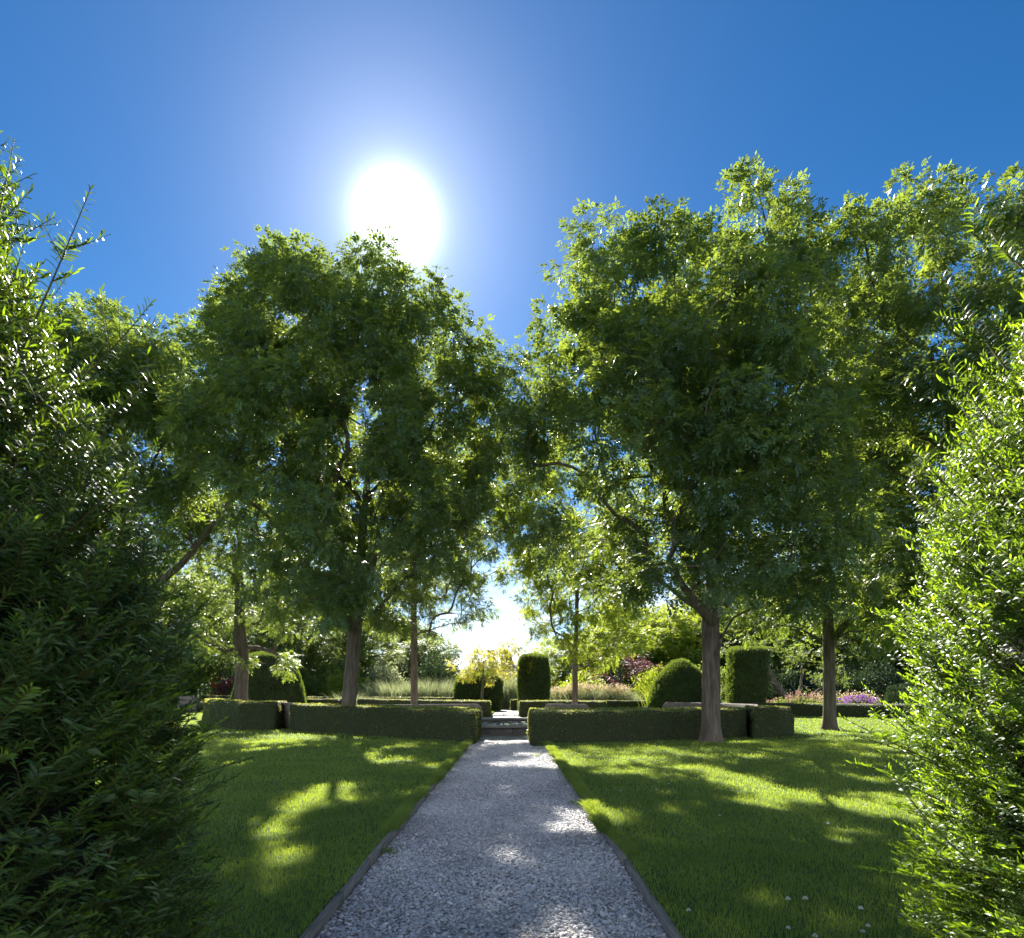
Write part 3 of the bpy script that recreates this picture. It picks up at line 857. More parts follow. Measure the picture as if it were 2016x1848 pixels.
for kind, x, y, yaw, s, sz_, lab in bx:
    if kind not in protos:
        lb = round_lobes(0, 0, 2.0, 4.6, 8.0, 15)
        protos[kind] = tree(lab, (0, 0), lb, .22, 1.8, 7.5, 'leaf_lime_lit' if kind == 'lime' else 'leaf_far', per=20, L=.54, dens=11.5, cr=.62, npair=3,
                            group=GB, name="distant_tree", lw=.5, z0=0.0)
        r = protos[kind]
        r.location = (x, y, 0); r.rotation_euler = (0, 0, yaw); r.scale = (s, s, sz_)
    else:
        copy_tree(protos[kind], (x, y, 0), yaw, (s, sz_), lab)
for r in [o for o in scene.objects if o.name.startswith("distant_tree")]:
    pass

# dark ivy-clad twisted trunk in front of the lime trees
def twisted(label, pts, r0, mat, name, branches):
    b = pts[0]
    root = empty(name, b)
    tag(root, label, "tree")
    ch = []
    def smooth(p, n=14):
        p = np.array(p, float); t = np.linspace(0, len(p) - 1, n)
        return np.stack([np.interp(t, np.arange(len(p)), p[:, q]) for q in range(3)], -1) + rng.normal(0, .03, (n, 3))
    P = smooth(pts); V, F = tube(P, np.linspace(r0, r0 * .55, len(P)), 10); ch.append((V, F, 0, None))
    tips = [P[-1]]; body = [P]
    for br in branches:
        Q = smooth(br, 10); V, F = tube(Q, np.linspace(r0 * .5, r0 * .15, len(Q)), 7); ch.append((V, F, 0, None)); tips.append(Q[-1]); body.append(Q)
    mk("trunk", ch, [M['bark']], root, smooth=True, loc=b)
    C = np.concatenate([t + rng.normal(0, .9, (26, 3)) * [1, .8, .6] + [0, 0, .5] for t in tips])
    lv = [crown_leaves(C, np.full(len(C), .5), norm(C - np.array(pts[0])), 16, .3, npair=3, lw=.45)]
    iv = np.concatenate(body[:1]); iv = np.repeat(iv, 90, 0) + rng.normal(0, .17, (len(iv) * 90, 3))
    n = len(iv); d = rand_unit(n); nn = norm(np.cross(d, rand_unit(n)))
    mk("crown", lv, [M[mat]], root, loc=b)
    mk("ivy", [leaf_quads(iv, d, nn, np.full(n, .1), np.full(n, .08), rng.random(n))], [M['leaf_dark']], root, loc=b)
    return root


twisted("dark leaning tree wrapped in ivy between clipped block and brown trunk", [(22.3, 50, 0), (21.2, 50.2, 1.3), (20.2, 50.3, 2.8), (19.9, 50.3, 4.6)], .32, 'leaf_far', "ivy_tree",
        [[(22.0, 50, .5), (22.6, 50, 1.8), (22.7, 50.2, 3.6)], [(21.9, 50, .6), (23.5, 50.2, 1.2), (24.9, 50.4, 2.3)], [(20.8, 50.2, 2.0), (19.0, 50.3, 2.7), (17.9, 50.4, 4.0)]])
twisted("purple leaved tree with crooked dark stems behind the pale tall grasses", [(10.6, 54, 0), (9.9, 54, 1.0), (9.2, 54.1, 2.2), (9.0, 54, 3.4)], .2, 'leaf_purple', "purple_tree",
        [[(10.1, 54, .8), (9.2, 54, 1.3), (8.0, 54, 2.0)], [(9.6, 54, 1.5), (10.4, 54, 2.2), (10.6, 54, 3.3)], [(9.3, 54, 2.2), (8.4, 54, 2.8), (8.1, 54, 4.0)]])

# ------------------------------------------------------------------ surface scatter for clipped greenery
def scatter(V, F, dens, size, jitter, elong=1.0, updir=0.0, lift=.01, noise=None, aspect=.6, thr=None):
    a, b, c, d = (V[F[:, i]] for i in range(4))
    N_ = np.cross(c - a, d - b); A = np.linalg.norm(N_, axis=1) / 2
    Nf = norm(N_)
    cum = np.cumsum(A); n = int(cum[-1] * dens)
    k = np.searchsorted(cum, rng.random(n) * cum[-1]); k = np.minimum(k, len(F) - 1)
    u, v = rng.random((2, n, 1))
    P = a[k] * (1 - u) * (1 - v) + b[k] * u * (1 - v) + c[k] * u * v + d[k] * (1 - u) * v
    Nn = Nf[k]
    P = P + Nn * rng.normal(lift, lift, n)[:, None]
    D = norm(Nn * .55 + rng.normal(0, jitter, (n, 3)) + np.array([0, 0, updir]))
    nn = norm(rng.normal(0, 1, (n, 3)) + Nn * .6); nn = norm(nn - D * np.sum(nn * D, -1, keepdims=True))
    L = size * elong * rng.uniform(.6, 1.4, n)
    at = np.clip(rng.normal(.5, .22, n) + .3 * vnoise(P, .5) + .3 * vnoise(P + 13, .16), 0, 1)
    return leaf_quads(P, D, nn, L, size * aspect * rng.uniform(.7, 1.3, n), at)


def hedge(label, front, back, h, dens=1250, size=.042, group="clipped box hedges of the round garden", cat="hedge", name="box_hedge", step=.14, batter=.03, rnd=.07, z0=0.0, amp=.034, mats=('hedge_core', 'hedge_leaf')):
    Lf = np.linalg.norm(np.diff(np.array(front, float), axis=0), axis=1).sum()
    n = max(4, int(Lf / step)); A = resample(front, n); B = resample(back, n)
    hs = np.full(n, h) if np.isscalar(h) else np.interp(np.linspace(0, 1, n), np.linspace(0, 1, len(h)), h)
    dep = np.linalg.norm(B - A, axis=1).max()
    nt_ = max(5, int(dep / step)); ns = max(5, int(hs.max() / step))
    prof = [(0 - batter * (1 - k / ns), k / ns, 0) for k in range(ns)]            # up the front
    prof = [(0.0, k / ns) for k in range(ns)] + [(k / nt_, 1.0) for k in range(nt_ + 1)] + [(1.0, 1 - (k + 1) / ns) for k in range(ns)]
    rows = []
    for i in range(n):
        a, b = A[i], B[i]; w = np.linalg.norm(b - a); d = (b - a) / w
        r = []
        for u, v in prof:
            uu = u * w; z = v * hs[i]
            # rounded shoulders
            e = min(uu, w - uu); 
            if v >= .999: z = hs[i] - rnd * max(0, 1 - e / (rnd * 1.6)) ** 2
            off = batter * (1 - v); 
            if u == 0: uu = -off + (rnd * .5 if v > .92 else 0)
            if u == 1: uu = w + off - (rnd * .5 if v > .92 else 0)
            q = a + d * uu
            r.append([q[0], q[1], z0 + z])
        rows.append(r)
    G = np.array(rows)
    # end caps: inset copies
    def cap(row, sgn):
        c = row.mean(0); out_ = []
        tdir = (A[1] - A[0]) if sgn < 0 else (A[-1] - A[-2]); tdir = tdir / np.linalg.norm(tdir) * sgn
        m = len(row)
        base_mid = (row[0] + row[-1]) / 2
        for f, o in ((.96, .05), (.75, .08), (.5, .085), (.25, .085), (.02, .085)):
            cc = base_mid.copy(); 
            q = cc + (row - cc) * f; q[:, :2] += tdir * o
            out_.append(q)
        return out_
    c0 = cap(G[0], -1); c1 = cap(G[-1], 1)
    G = np.concatenate([np.array(c0[::-1]), G, np.array(c1)])
    nu, nv = G.shape[:2]
    V = G.reshape(-1, 3)
    nrm = rand_unit(len(V)) * .3
    V = V + amp * np.stack([vnoise(V + 11, .35), vnoise(V + 23, .35), .8 * vnoise(V + 37, .4)], -1) * 1.3 + amp * .5 * np.stack([vnoise(V + 51, .13), vnoise(V + 63, .13), vnoise(V + 77, .13)], -1)
    F = grid_faces(nu, nv)[:, ::-1]
    loc = (float(A[:, 0].mean()), float(A[:, 1].mean()), z0)
    lv = scatter(V, F, dens, size, .6, 1.15, .30, .014)
    # make the normals point outwards
    o = mk(name, [(V, F, 0, None), (lv[0], lv[1], 1, lv[3])], [M[mats[0]], M[mats[1]]], loc=loc)
    tag(o, label, cat, group)
    return o


def G2(px, py): return GP(px, py)


xR = .58
hedge("sunlit box hedge with a bright leafy end face beside the path, behind the forked tree", [(xR, 17.35), (3.4, 18.4 - .3), (5.65, 19.3 - .3), (7.25, 20.2 - .3)],
      [(xR + .02, 21.4), (3.6, 21.9), (6.2, 22.2), (7.9, 22.3)], [.94, .93, .93, .95])
hedge("short outermost box hedge block with a battered end on the open lawn", [(7.42, 19.7), (8.4, 20.1), (9.2, 21.0)], [(7.9, 21.6), (8.6, 22.3), (9.4, 23.0)], [1.0, 1.0, .98], batter=.22)
xL = -1.12
hedge("long dark box hedge at the path behind the knotted trunk", [(-8.0, 23.2), (-5.2, 21.2), (-3.0, 19.3), (xL, 17.95)], [(-8.4, 24.6), (-5.4, 23.4), (-3.2, 22.6), (xL + .02, 22.0)], [1.04, 1.0, .97, .93])
hedge("dark box hedge block with a sloping end before the pale trunk", [(-15.3, 31.8), (-12.9, 27.5), (-10.2, 23.9), (-8.9, 23.95)], [(-15.4, 33.4), (-13.2, 29.8), (-10.8, 26.4), (-9.0, 25.6)], [1.12, 1.12, 1.1, 1.1], batter=.2)
# far arcs
hedge("far box hedge curving toward the clipped drum, behind the rounded stone bench", [(-10.6, 44.0), (-7.5, 41.2), (-4.2, 38.6), (-1.35, 37.2)], [(-10.8, 45.3), (-7.7, 42.8), (-4.4, 40.4), (-1.35, 39.6)], [1.0, .98, .95, .93], dens=350, size=.055, step=.2)
hedge("far box hedge at the foot of the clipped column, across the pool", [(.5, 37.2), (2.2, 37.6), (4.0, 38.4), (5.7, 39.5)], [(.52, 39.4), (2.3, 39.7), (4.2, 40.2), (6.0, 41.0)], [.94, .93, .9, .88], dens=350, size=.055, step=.2)
hedge("far box hedge strip at the foot of the wide clipped mound", [(-19.8, 42.5), (-16.0, 42.8), (-11.2, 43.5)], [(-19.8, 43.8), (-16.0, 44.0), (-11.3, 44.7)], [1.0, 1.0, .98], dens=250, size=.06, step=.25)
hedge("small box hedge stub beside the far path, below pink flowers", [(-.05, 50), (.9, 50.2)], [(-.05, 51.6), (.9, 51.8)], .88, dens=250, size=.06, step=.2)
hedge("low straight box hedge in front of the purple and pink flower bed", [(11.6, 42.0), (15.6, 38.0), (20.6, 33.4), (27.0, 28.0)], [(12.4, 42.9), (16.4, 38.9), (21.4, 34.3), (27.8, 28.9)], .80, dens=320, size=.05, step=.2, group="straight border hedges")
hedge("low straight box hedge in front of the pale tall grasses", [(3.0, 47.4), (11.4, 46.9)], [(3.0, 48.3), (11.4, 47.8)], [.86, .80], dens=250, size=.06, step=.25, group="straight border hedges")
hedge("long straight box hedge in front of the pale blossom shrubs", [(-22.0, 50.0), (-3.2, 49.0)], [(-22.0, 51.2), (-3.2, 50.2)], [1.12, 1.02], dens=220, size=.06, step=.25, group="straight border hedges")
hedge("box hedge end with a sunlit rim at the far turf beyond the pale trunk", [(-22.0, 45.5), (-20.4, 45.0)], [(-22.0, 47.5), (-20.3, 47.2)], 1.18, dens=260, size=.06, step=.2)
hedge("low box hedge glimpsed between the yew bush and the leaning column", [(-32.0, 50), (-27.6, 50)], [(-32.0, 51.2), (-27.6, 51.2)], 1.15, dens=220, size=.06, step=.25, group="straight border hedges")


# ------------------------------------------------------------------ topiary
def topiary(label, cx, cy_, prof, dens=420, size=.065, name="clipped_yew", lean=(0, 0), rag=.0, sq=2.0, cat="topiary"):
    """prof: list of (z, r); closed top"""
    p = np.array(prof, float); pr_ = resample(p, max(20, int(np.linalg.norm(np.diff(p, axis=0), axis=1).sum() / .14)))
    nu = 56
    a = np.arange(nu) / nu * 2 * np.pi
    ca, sa = np.cos(a), np.sin(a)
    k = (np.abs(ca) ** sq + np.abs(sa) ** sq) ** (-1 / sq)
    V = np.stack([np.stack([cx + ca * k * r + lean[0] * z, cy_ + sa * k * r + lean[1] * z, np.full(nu, z)], -1) for z, r in pr_], 1).reshape(-1, 3)
    V = V + .09 * np.stack([vnoise(V + 5, .6), vnoise(V + 17, .6), .6 * vnoise(V + 29, .6)], -1) + .04 * np.stack([vnoise(V + 5, .2), vnoise(V + 17, .2), vnoise(V + 29, .2)], -1)
    F = grid_faces(nu, len(pr_), wrap_u=True)
    lv = scatter(V, F, dens, size, .3, 2.4, .9, .015, aspect=.5)
    loc = (cx, cy_, 0)
    o = mk(name, [(V, F, 0, None), (lv[0], lv[1], 1, lv[3])], [M['topi_core'], M['topi_leaf']], loc=loc)
    return tag(o, label, cat, "clipped yew topiary")


topiary("squat wide clipped yew drum under the golden foliage beside the far path", -2.6, 50, [(0, 1.65), (.5, 1.78), (1.4, 1.85), (2.2, 1.78), (2.7, 1.5), (2.85, .8), (2.9, .03)])
topiary("tall narrow clipped yew column bulging in the middle, across the far path", 1.55, 46, [(0, 1.0), (1.0, 1.05), (2.2, 1.13), (3.1, 1.1), (3.9, .98), (4.02, .8), (4.08, .03)], rag=.1)
topiary("broad beehive shaped clipped yew mound behind the forked tree", 11.6, 44, [(0, 2.05), (.8, 2.2), (1.6, 2.0), (2.4, 1.55), (3.1, 1.0), (3.5, .45), (3.62, .03)])
topiary("clipped yew block with a flat golden top, wider at the top than the foot", 14.75, 40.5, [(0, 1.0), (1.5, 1.08), (3.0, 1.08), (4.05, 1.12), (4.15, 1.0), (4.17, .03)], sq=3.2, lean=(.06, 0))
topiary("wide dark clipped yew mound behind the pale trunk", -16.1, 42.5, [(0, 2.3), (.9, 2.25), (2.0, 2.0), (3.1, 1.65), (3.8, 1.15), (3.95, .6), (4.0, .03)])
topiary("dark clipped yew column leaning out, beside the red shrub on the shady side", -23.8, 45, [(0, .95), (1.5, 1.3), (3.0, 1.75), (4.4, 2.1), (4.7, 1.6), (4.75, .03)], lean=(.06, 0))


# ------------------------------------------------------------------ pool, benches
def lathe(cx, cy_, prof, n=72):
    a = np.arange(n) / n * 2 * np.pi
    V = np.stack([np.stack([cx + np.cos(a) * r, cy_ + np.sin(a) * r, np.full(n, z)], -1) for r, z in prof], 1).reshape(-1, 3)
    return V, grid_faces(n, len(prof), wrap_u=True)


pc = (-.15, 25.15); pr0 = 3.3
pool = empty("garden_pool", (pc[0], pc[1], 0))
tag(pool, "round raised stone pool between the two hedges at the end of the path", "pool")
L3 = (pc[0], pc[1], 0)
V, F = lathe(*pc, [(pr0 - .02, -.02), (pr0 - .02, .255), (pr0 - .34, .255), (pr0 - .34, -.0), (pr0 - .02, -.02)])
mk("wall", [(V, F, 0, None)], [M['stone']], pool, loc=L3)
V, F = lathe(*pc, [(pr0 + .05, .258), (pr0 + .05, .322), (pr0 + .035, .335), (pr0 - .38, .335), (pr0 - .40, .322), (pr0 - .40, .258), (pr0 + .05, .258)])
mk("coping", [(V, F, 0, None)], [M['stone_pale']], pool, loc=L3)
for k in range(16):
    a = -math.pi / 2 + .05 + k * math.pi / 8
    c, s = math.cos(a), math.sin(a)
    V = []
    for r in (pr0 - .03, pr0 - .012):
        for t in (-.012, .012):
            for z in (0, .25): V.append([pc[0] + c * r - s * t, pc[1] + s * r + c * t, z])
    V = np.array(V)
    F = np.array([[0, 1, 3, 2], [4, 6, 7, 5], [0, 4, 5, 1], [2, 3, 7, 6], [1, 5, 7, 3], [0, 2, 6, 4]])
    mk("wall_joint", [(V, F, 0, None)], [M['twig']], pool, loc=L3)
V, F = lathe(*pc, [(pr0 - .34, .19), (pr0 * .5, .19), (.01, .19)])
o = mk("pool_water", [(V, F, 0, None)], [M['water']]); tag(o, kind='structure')
lilies = []
rr = np.sqrt(rng.random(240)) * (pr0 - .5); aa = rng.random(240) * 2 * np.pi
pv = []; pf = []
cl_keep = 0
for i in range(240):
    x, y = pc[0] + rr[i] * math.cos(aa[i]), pc[1] + rr[i] * math.sin(aa[i])
    if vnoise(np.array([[x, y, 0.3]]), .9)[0] < -.15: continue
    s = rng.uniform(.06, .13); b = len(pv) * 1
    k = 9; a0 = rng.random() * 6.28; tl = rng.normal(0, .06, 2)
    ring = [[x, y, .197]] + [[x + s * math.cos(a0 + j / k * 5.7), y + s * math.sin(a0 + j / k * 5.7), .198 + s * (math.cos(a0 + j) * tl[0] + math.sin(a0 + j) * tl[1])] for j in range(k + 1)]
    base_i = len(pv); pv += ring
    pf += [[base_i, base_i + 1 + j, base_i + 2 + j] for j in range(k)]
o = mk("lily_leaves", [(np.array(pv), np.array(pf), 0, rng.random(len(pf)))], [M['lily']])
tag(o, "flat lily pads floating on the pool water", "water plants", kind='stuff')


def arc_bench(label, c, r, a0, a1, depth, seat_h, back_h, round_end=True):
    """curved stone bench: seat + raised back on the outside"""
    n = 30; a = np.linspace(a0, a1, n)
    mid = (a0 + a1) / 2
    loc = (c[0] + r * math.cos(mid), c[1] + r * math.sin(mid), 0)
    root = empty("stone_bench", loc)
    tag(root, label, "bench", "curved stone benches around the pool")
    def band(r0, r1, z0, z1, bev=.03, ends=0.0):
        rows = []
        for i, t in enumerate(a):
            e = min(i, n - 1 - i) / (n - 1) * abs(a1 - a0) * r
            zz = z1 - (ends * (1 - min(1, e / ends)) ** 2 if ends > 0 else 0)
            rows.append([[c[0] + rr_ * math.cos(t), c[1] + rr_ * math.sin(t), z_] for rr_, z_ in
                         ((r0, z0), (r0, zz - bev), (r0 + bev, zz), (r1 - bev, zz), (r1, zz - bev), (r1, z0))])
        G = np.array(rows); F = grid_faces(n, 6, wrap_v=True)
        e = (n - 1) * 6
        cf_ = np.array([[5, 4, 1, 0], [4, 3, 2, 1], [e, e + 1, e + 4, e + 5], [e + 1, e + 2, e + 3, e + 4]])
        return G.reshape(-1, 3), np.concatenate([F, cf_])
    V, F = band(r - depth, r, 0, seat_h); mk("seat", [(V, F, 0, None)], [M['stone']], root, loc=loc)
    V, F = band(r + .005, r + .17, 0, back_h, .025, .16); mk("backrest", [(V, F, 0, None)], [M['stone']], root, loc=loc)
    return root


arc_bench("curved stone bench with a rounded end before the far hedge by the far path", (-.3, 25.2), 9.6, R(98), R(134), .5, .45, .82)
arc_bench("curved stone bench before the far hedge at the foot of the clipped column", (-.3, 25.2), 8.2, R(60), R(76), .5, .45, .86)
arc_bench("curved stone bench showing just above the sunlit hedge near the path", (-.15, 24.6), 5.1, R(-34), R(-12), .45, .45, .95)
arc_bench("long curved stone bench showing above the hedge beside the forked trunk", (-.3, 25.2), 10.6, R(8), R(42), .5, .45, .96)
arc_bench("stone bench filling the gap between the two dark hedges", (-.3, 30.0), 9.8, R(192), R(217), .5, .45, 1.08)

# ------------------------------------------------------------------ border plants
def clump(label, name, cat, cx, cy_, w, d, h, leaf, flower=None, nl=900, nf=0, fl_size=.05, style='blade', group=None, fl_h=(.7, 1.1), spike=False, z0=.03, ls=.12):
    root = empty(name, (cx, cy_, z0)); tag(root, label, cat, group)
    L0 = (cx, cy_, z0)
    if style == 'blade':
        P = np.stack([cx + rng.normal(0, w * .33, nl), cy_ + rng.normal(0, d * .33, nl), np.full(nl, z0)], -1)
        hh = h * rng.uniform(.55, 1.1, nl); out_ = norm(P - [cx, cy_, z0]) * .35
        q, t = blades(P, hh, rng.uniform(.02, .04, nl), .25, out_)
        mk("leaves", [(q[0], q[1], 0, q[2]), (t[0], t[1], 0, t[2])], [M[leaf]], root, loc=L0)
    else:
        dd = rand_unit(nl); dd[:, 2] = np.abs(dd[:, 2])
        f = rng.uniform(.6, 1.03, nl) * (1 + .22 * vnoise(dd * 3 + cx, .8))
        P = np.array([cx, cy_, z0]) + dd * f[:, None] * [w / 2, d / 2, h]
        D = norm(dd + rng.normal(0, .5, (nl, 3))); nn = norm(np.cross(D, rand_unit(nl)))
        ll = ls * rng.uniform(.7, 1.3, nl)
        V, F, _, at = leaf_quads(P, D, nn, ll, ll * .55, np.clip(rng.normal(.5, .25, nl), 0, 1))
        mk("leaves", [(V, F, 0, at)], [M[leaf]], root, loc=L0)
    if flower:
        n = nf
        u = rng.random((n, 2)) * 2 - 1
        X = cx + u[:, 0] * w / 2; Y = cy_ + u[:, 1] * d / 2
        Hh = h * rng.uniform(fl_h[0], fl_h[1], n) * (1 - .25 * (u ** 2).sum(1) / 2)
        st, fl = [], []
        m = 9 if spike else 5
        base_ = np.stack([X, Y, z0 + Hh], -1)
        PP = np.repeat(base_, m, 0)
        if spike:
            PP[:, 2] += np.tile(np.linspace(-.5, .5, m), n) * h * .38; PP += rng.normal(0, .02, PP.shape)
        D = rand_unit(len(PP)) + np.array([0, 0, .5]); D = norm(D); nn = norm(np.cross(D, rand_unit(len(PP))))
        ll = fl_size * rng.uniform(.7, 1.3, len(PP))
        mk("blossoms", [leaf_quads(PP, D, nn, ll, ll * .6, rng.random(len(PP)))], [M[flower]], root, loc=L0)
        sp = np.stack([X, Y, np.full(n, z0)], -1)
        s_ = np.zeros((n, 3)); s_[:, 0] = .008
        V = np.stack([sp - s_, sp + s_, base_ + s_, base_ - s_], 1).reshape(-1, 3)
        mk("stems", [(V, np.arange(n)[:, None] * 4 + np.array([[0, 1, 2, 3]]), 0, None)], [M['leaf_far']], root, loc=L0)
    return root


GF = "flowering clumps in the sunny bed"
def on_line(t):   # points behind the straight hedge of the sunny bed
    a = np.array([13.4, 42.6]); b = np.array([28.6, 30.0])
    return a + (b - a) * t


nd = np.array([.64, .77])
specs = [(0.10, 'straw', 'red shrubby', 'shrub'), (.2, 'pink', '', ''), (.3, 'pink', '', ''), (.4, 'pink', '', '')]
p = on_line(.13) + nd * 1.0; clump("rusty pink flower clump nearest the clipped block", "flower_clump", "flowers", p[0], p[1], 2.2, 1.4, 1.0, 'leaf_purple', 'pink', 1500, 60, .09, 'leaf', GF)
p = on_line(.22) + nd * 1.0; clump("mauve and pink flower clump below the ivy wrapped tree", "flower_clump", "flowers", p[0], p[1], 2.2, 1.4, 1.0, 'leaf_far', 'pink', 1500, 50, .09, 'leaf', GF)
for t, lab in ((.27, "pink astilbe plumes in the sunny bed just before the slim brown trunk"), (.355, "straw pink plumes just past the slim brown trunk"), (.43, "straw coloured plumes behind the purple flowers")):
    p = on_line(t) + nd * 1.5
    clump(lab, "plume_clump", "flowers", p[0], p[1], 2.2, 1.3, 1.15, 'leaf_far', 'straw' if t > .3 else 'pink', 1300, 60, .10, 'leaf', GF, (.85, 1.2), True)
p = on_line(.375) + nd * .6; clump("blue green leafy clump with a few lilac flowers at the foot of the plumes", "flower_clump", "flowers", p[0], p[1], 1.6, 1.0, .75, 'leaf_silver', 'violet', 1200, 20, .07, 'leaf', GF)
p = on_line(.435) + nd * .6; clump("bright purple phlox clump behind the straight hedge", "flower_clump", "flowers", p[0], p[1], 2.1, 1.2, 1.0, 'leaf_far', 'violet', 1200, 330, .09, 'leaf', GF, (.6, 1.25))
p = on_line(.54) + nd * .7; clump("blue geranium clump behind the straight hedge", "flower_clump", "flowers", p[0], p[1], 2.6, 1.2, .72, 'leaf_far', 'blue', 1400, 230, .07, 'leaf', GF)
p = on_line(.535) + nd * 2.2; clump("dark feathery foliage clump behind the blue geraniums", "feathery_clump", "plant", p[0], p[1], 2.8, 1.6, 1.9, 'leaf_dark', None, 5000, 0, .06, 'leaf', GF)
p = on_line(-.08) + nd * 2.0; clump("bright green miscanthus clump between mound and clipped block", "grass_clump", "ornamental grass", 12.0, 45.5, 2.6, 1.6, 2.3, 'leaf_lime_lit', None, 2600)
GM = "pale tall grasses in the meadow border"
mg = [(3.6, 'straw', 1.5, "pale tall grass clump beside the clipped column"), (5.2, 'straw', 1.8, "pale tall grass clump behind the thin dark trunk"), (6.8, 'straw', 1.7, "pinkish seed heads between thin trunk and beehive mound"),
      (8.2, 'straw', 1.7, "pinkish seed heads against the beehive mound")]
for x, fl, h_, lab in mg:
    clump(lab, "meadow_grass", "ornamental grass", x, 50.2 + rng.uniform(-.3, .3), 2.0, 1.6, h_, 'leaf_silver', fl, 1500, 260, .09, 'blade', GM, (.8, 1.1), True)
clump("bright feathery reed clump beside the small pale trunk", "reed_clump", "ornamental grass", -9.6, 53.0, 3.2, 2.0, 2.5, 'leaf_silver', None, 3000)
clump("feathery reed clump against the squat drum", "reed_clump", "ornamental grass", -6.6, 53.5, 2.6, 2.0, 2.7, 'leaf_silver', None, 2600)
clump("tall green reeds between squat drum and clipped column", "reed_clump", "ornamental grass", -.55, 55.0, 1.5, 1.4, 3.0, 'leaf_silver', 'straw', 1700, 60, .1, 'blade', None, (.8, 1.1), True)
clump("dark round shrub at the end of the far path", "round_shrub", "shrub", .15, 56.0, 1.8, 1.5, 1.6, 'leaf_far', 'pink', 1800, 20, .12, 'leaf')
clump("red flowered dark shrub behind the far low wall", "red_shrub", "shrub", -22.6, 50.5, 2.3, 1.6, 2.5, 'leaf_purple', 'red', 2600, 40, .16, 'leaf', None, (.55, 1.0))
clump("spiky silver leaved plant beside the wide clipped mound", "spiky_plant", "plant", -11.9, 46.5, 1.3, 1.0, 1.6, 'leaf_silver', None, 260)

GS = "shrubs behind the long straight hedge"
sh = [(-18.5, 55, 5, 3.4, 'leaf_far', "green leafy shrub behind the wide clipped mound", 4200), (-14.2, 55, 4.5, 3.2, 'leaf_lime_lit', "yellow green shrub left of the small pale trunk".replace("left of", "short of")),
      (-11.5, 57, 4.5, 4.0, 'leaf_silver', "pale silvery shrub behind the small pale trunk"), (-16.0, 57.5, 5, 4.4, 'leaf_far', "tall green shrub near the knotted trunk"),
      (-6.8, 58, 5, 5.0, 'leaf_dark', "dark conifer shrub behind the feathery reeds"), (-3.0, 60, 4, 4.3, 'leaf_dark', "dark conifer shrub behind the squat drum"),
      (-10.0, 54.5, 2.5, 1.8, 'leaf_far', "low dark shrub beside the feathery reeds"), (-26.5, 55, 6, 5, 'leaf_far', "tall shrub behind the leaning clipped column"),
      (-34, 54, 7, 5, 'leaf_far', "tall shrub behind the dark yew bush")]
for s in sh:
    x, y, w, h_, mt, lab = s[:6]
    clump(lab, "border_shrub", "shrub", x, y, w, w * .7, h_, mt, None, int(1100 * w), 0, .05, 'leaf', GS, ls=.2)
GR = "shrubs behind the sunny border"
sh = [(6.3, 58, 5, 3.4, 'leaf_lime_lit', "yellow green shrub behind the pale tall grasses"), (2.2, 62, 5, 3.0, 'leaf_gold_lit', "golden hedge like shrub under the chimneys"), (-3.4, 66, 7, 3.5, 'leaf_gold_lit', "golden shrub under the ochre chimney"),
      (12.5, 55, 5, 3.5, 'leaf_lime_lit', "yellow shrub behind the tall clipped block"), (17.5, 55, 6, 3.6, 'leaf_far', "green shrub under the yellow green tree"), (24, 55, 6, 3.2, 'leaf_dark', "dark shrub behind the pink plumes"),
      (30, 53, 7, 3.6, 'leaf_dark', "dark shrub behind the purple flowers"), (38, 50, 8, 4.4, 'leaf_dark', "dark shrub behind the sunlit yew bush"), (33, 38, 5, 3.0, 'leaf_dark', "dark shrub beyond the end of the straight hedge")]
for x, y, w, h_, mt, lab in sh:
    clump(lab, "border_shrub", "shrub", x, y, w, w * .7, h_, mt, None, int(1100 * w), 0, .05, 'leaf', GR, ls=.2)
# low stone wall on the shady side
V, F = board_box((-22.9, 44.0), (-21.6, 44.0), .5, 0.0, 1.22, (0, 0))
tag(mk("garden_wall", [(V, F, 0, None)], [M['stone']]), "plain low stone wall end below the red flowered shrub", "wall")

# ------------------------------------------------------------------ houses far behind
def box(x0, x1, y0, y1, z0, z1):
    V = np.array([[x, y, z] for z in (z0, z1) for x, y in ((x0, y0), (x1, y0), (x1, y1), (x0, y1))], float)
    F = np.array([[3, 2, 1, 0], [4, 5, 6, 7], [0, 1, 5, 4], [1, 2, 6, 5], [2, 3, 7, 6], [3, 0, 4, 7]])
    return V, F


hy_ = 120.
hs_ = empty("terraced_house", (0, hy_ + 4, 0)); tag(hs_, "grey house behind the trees with a wide chimney stack and aerial mast", "house")
LH = (0, hy_ + 4, 0)
V, F = box(-9, 6, hy_, hy_ + 8, 0, 6.2); mk("wall", [(V, F, 0, None)], [M['render_wall']], hs_, loc=LH)
V = np.array([[-9.4, hy_ - .4, 6.1], [6.4, hy_ - .4, 6.1], [6.4, hy_ + 4, 9.0], [-9.4, hy_ + 4, 9.0], [-9.4, hy_ + 8.4, 6.1], [6.4, hy_ + 8.4, 6.1]])
roof = mk("roof", [(V, np.array([[0, 1, 2, 3], [3, 2, 5, 4]]), 0, None), (V, np.array([[0, 3, 4], [1, 5, 2]]), 0, None)], [M['slate']], hs_, loc=LH)
for wx in (-7, -4, -1, 2, 4.6):
    V, F = box(wx - .5, wx + .5, hy_ - .06, hy_ - .003, 3.6, 5.2); wf = mk("window", [(V, F, 0, None)], [M['stone_pale']], hs_, loc=LH)
    V, F = box(wx - .42, wx + .42, hy_ - .075, hy_ - .063, 3.68, 5.12); mk("pane", [(V, F, 0, None)], [M['glass']], wf)
c0 = AT(982.5, 1302, hy_ + 3); c1 = AT(1004, 1285, hy_ + 3)
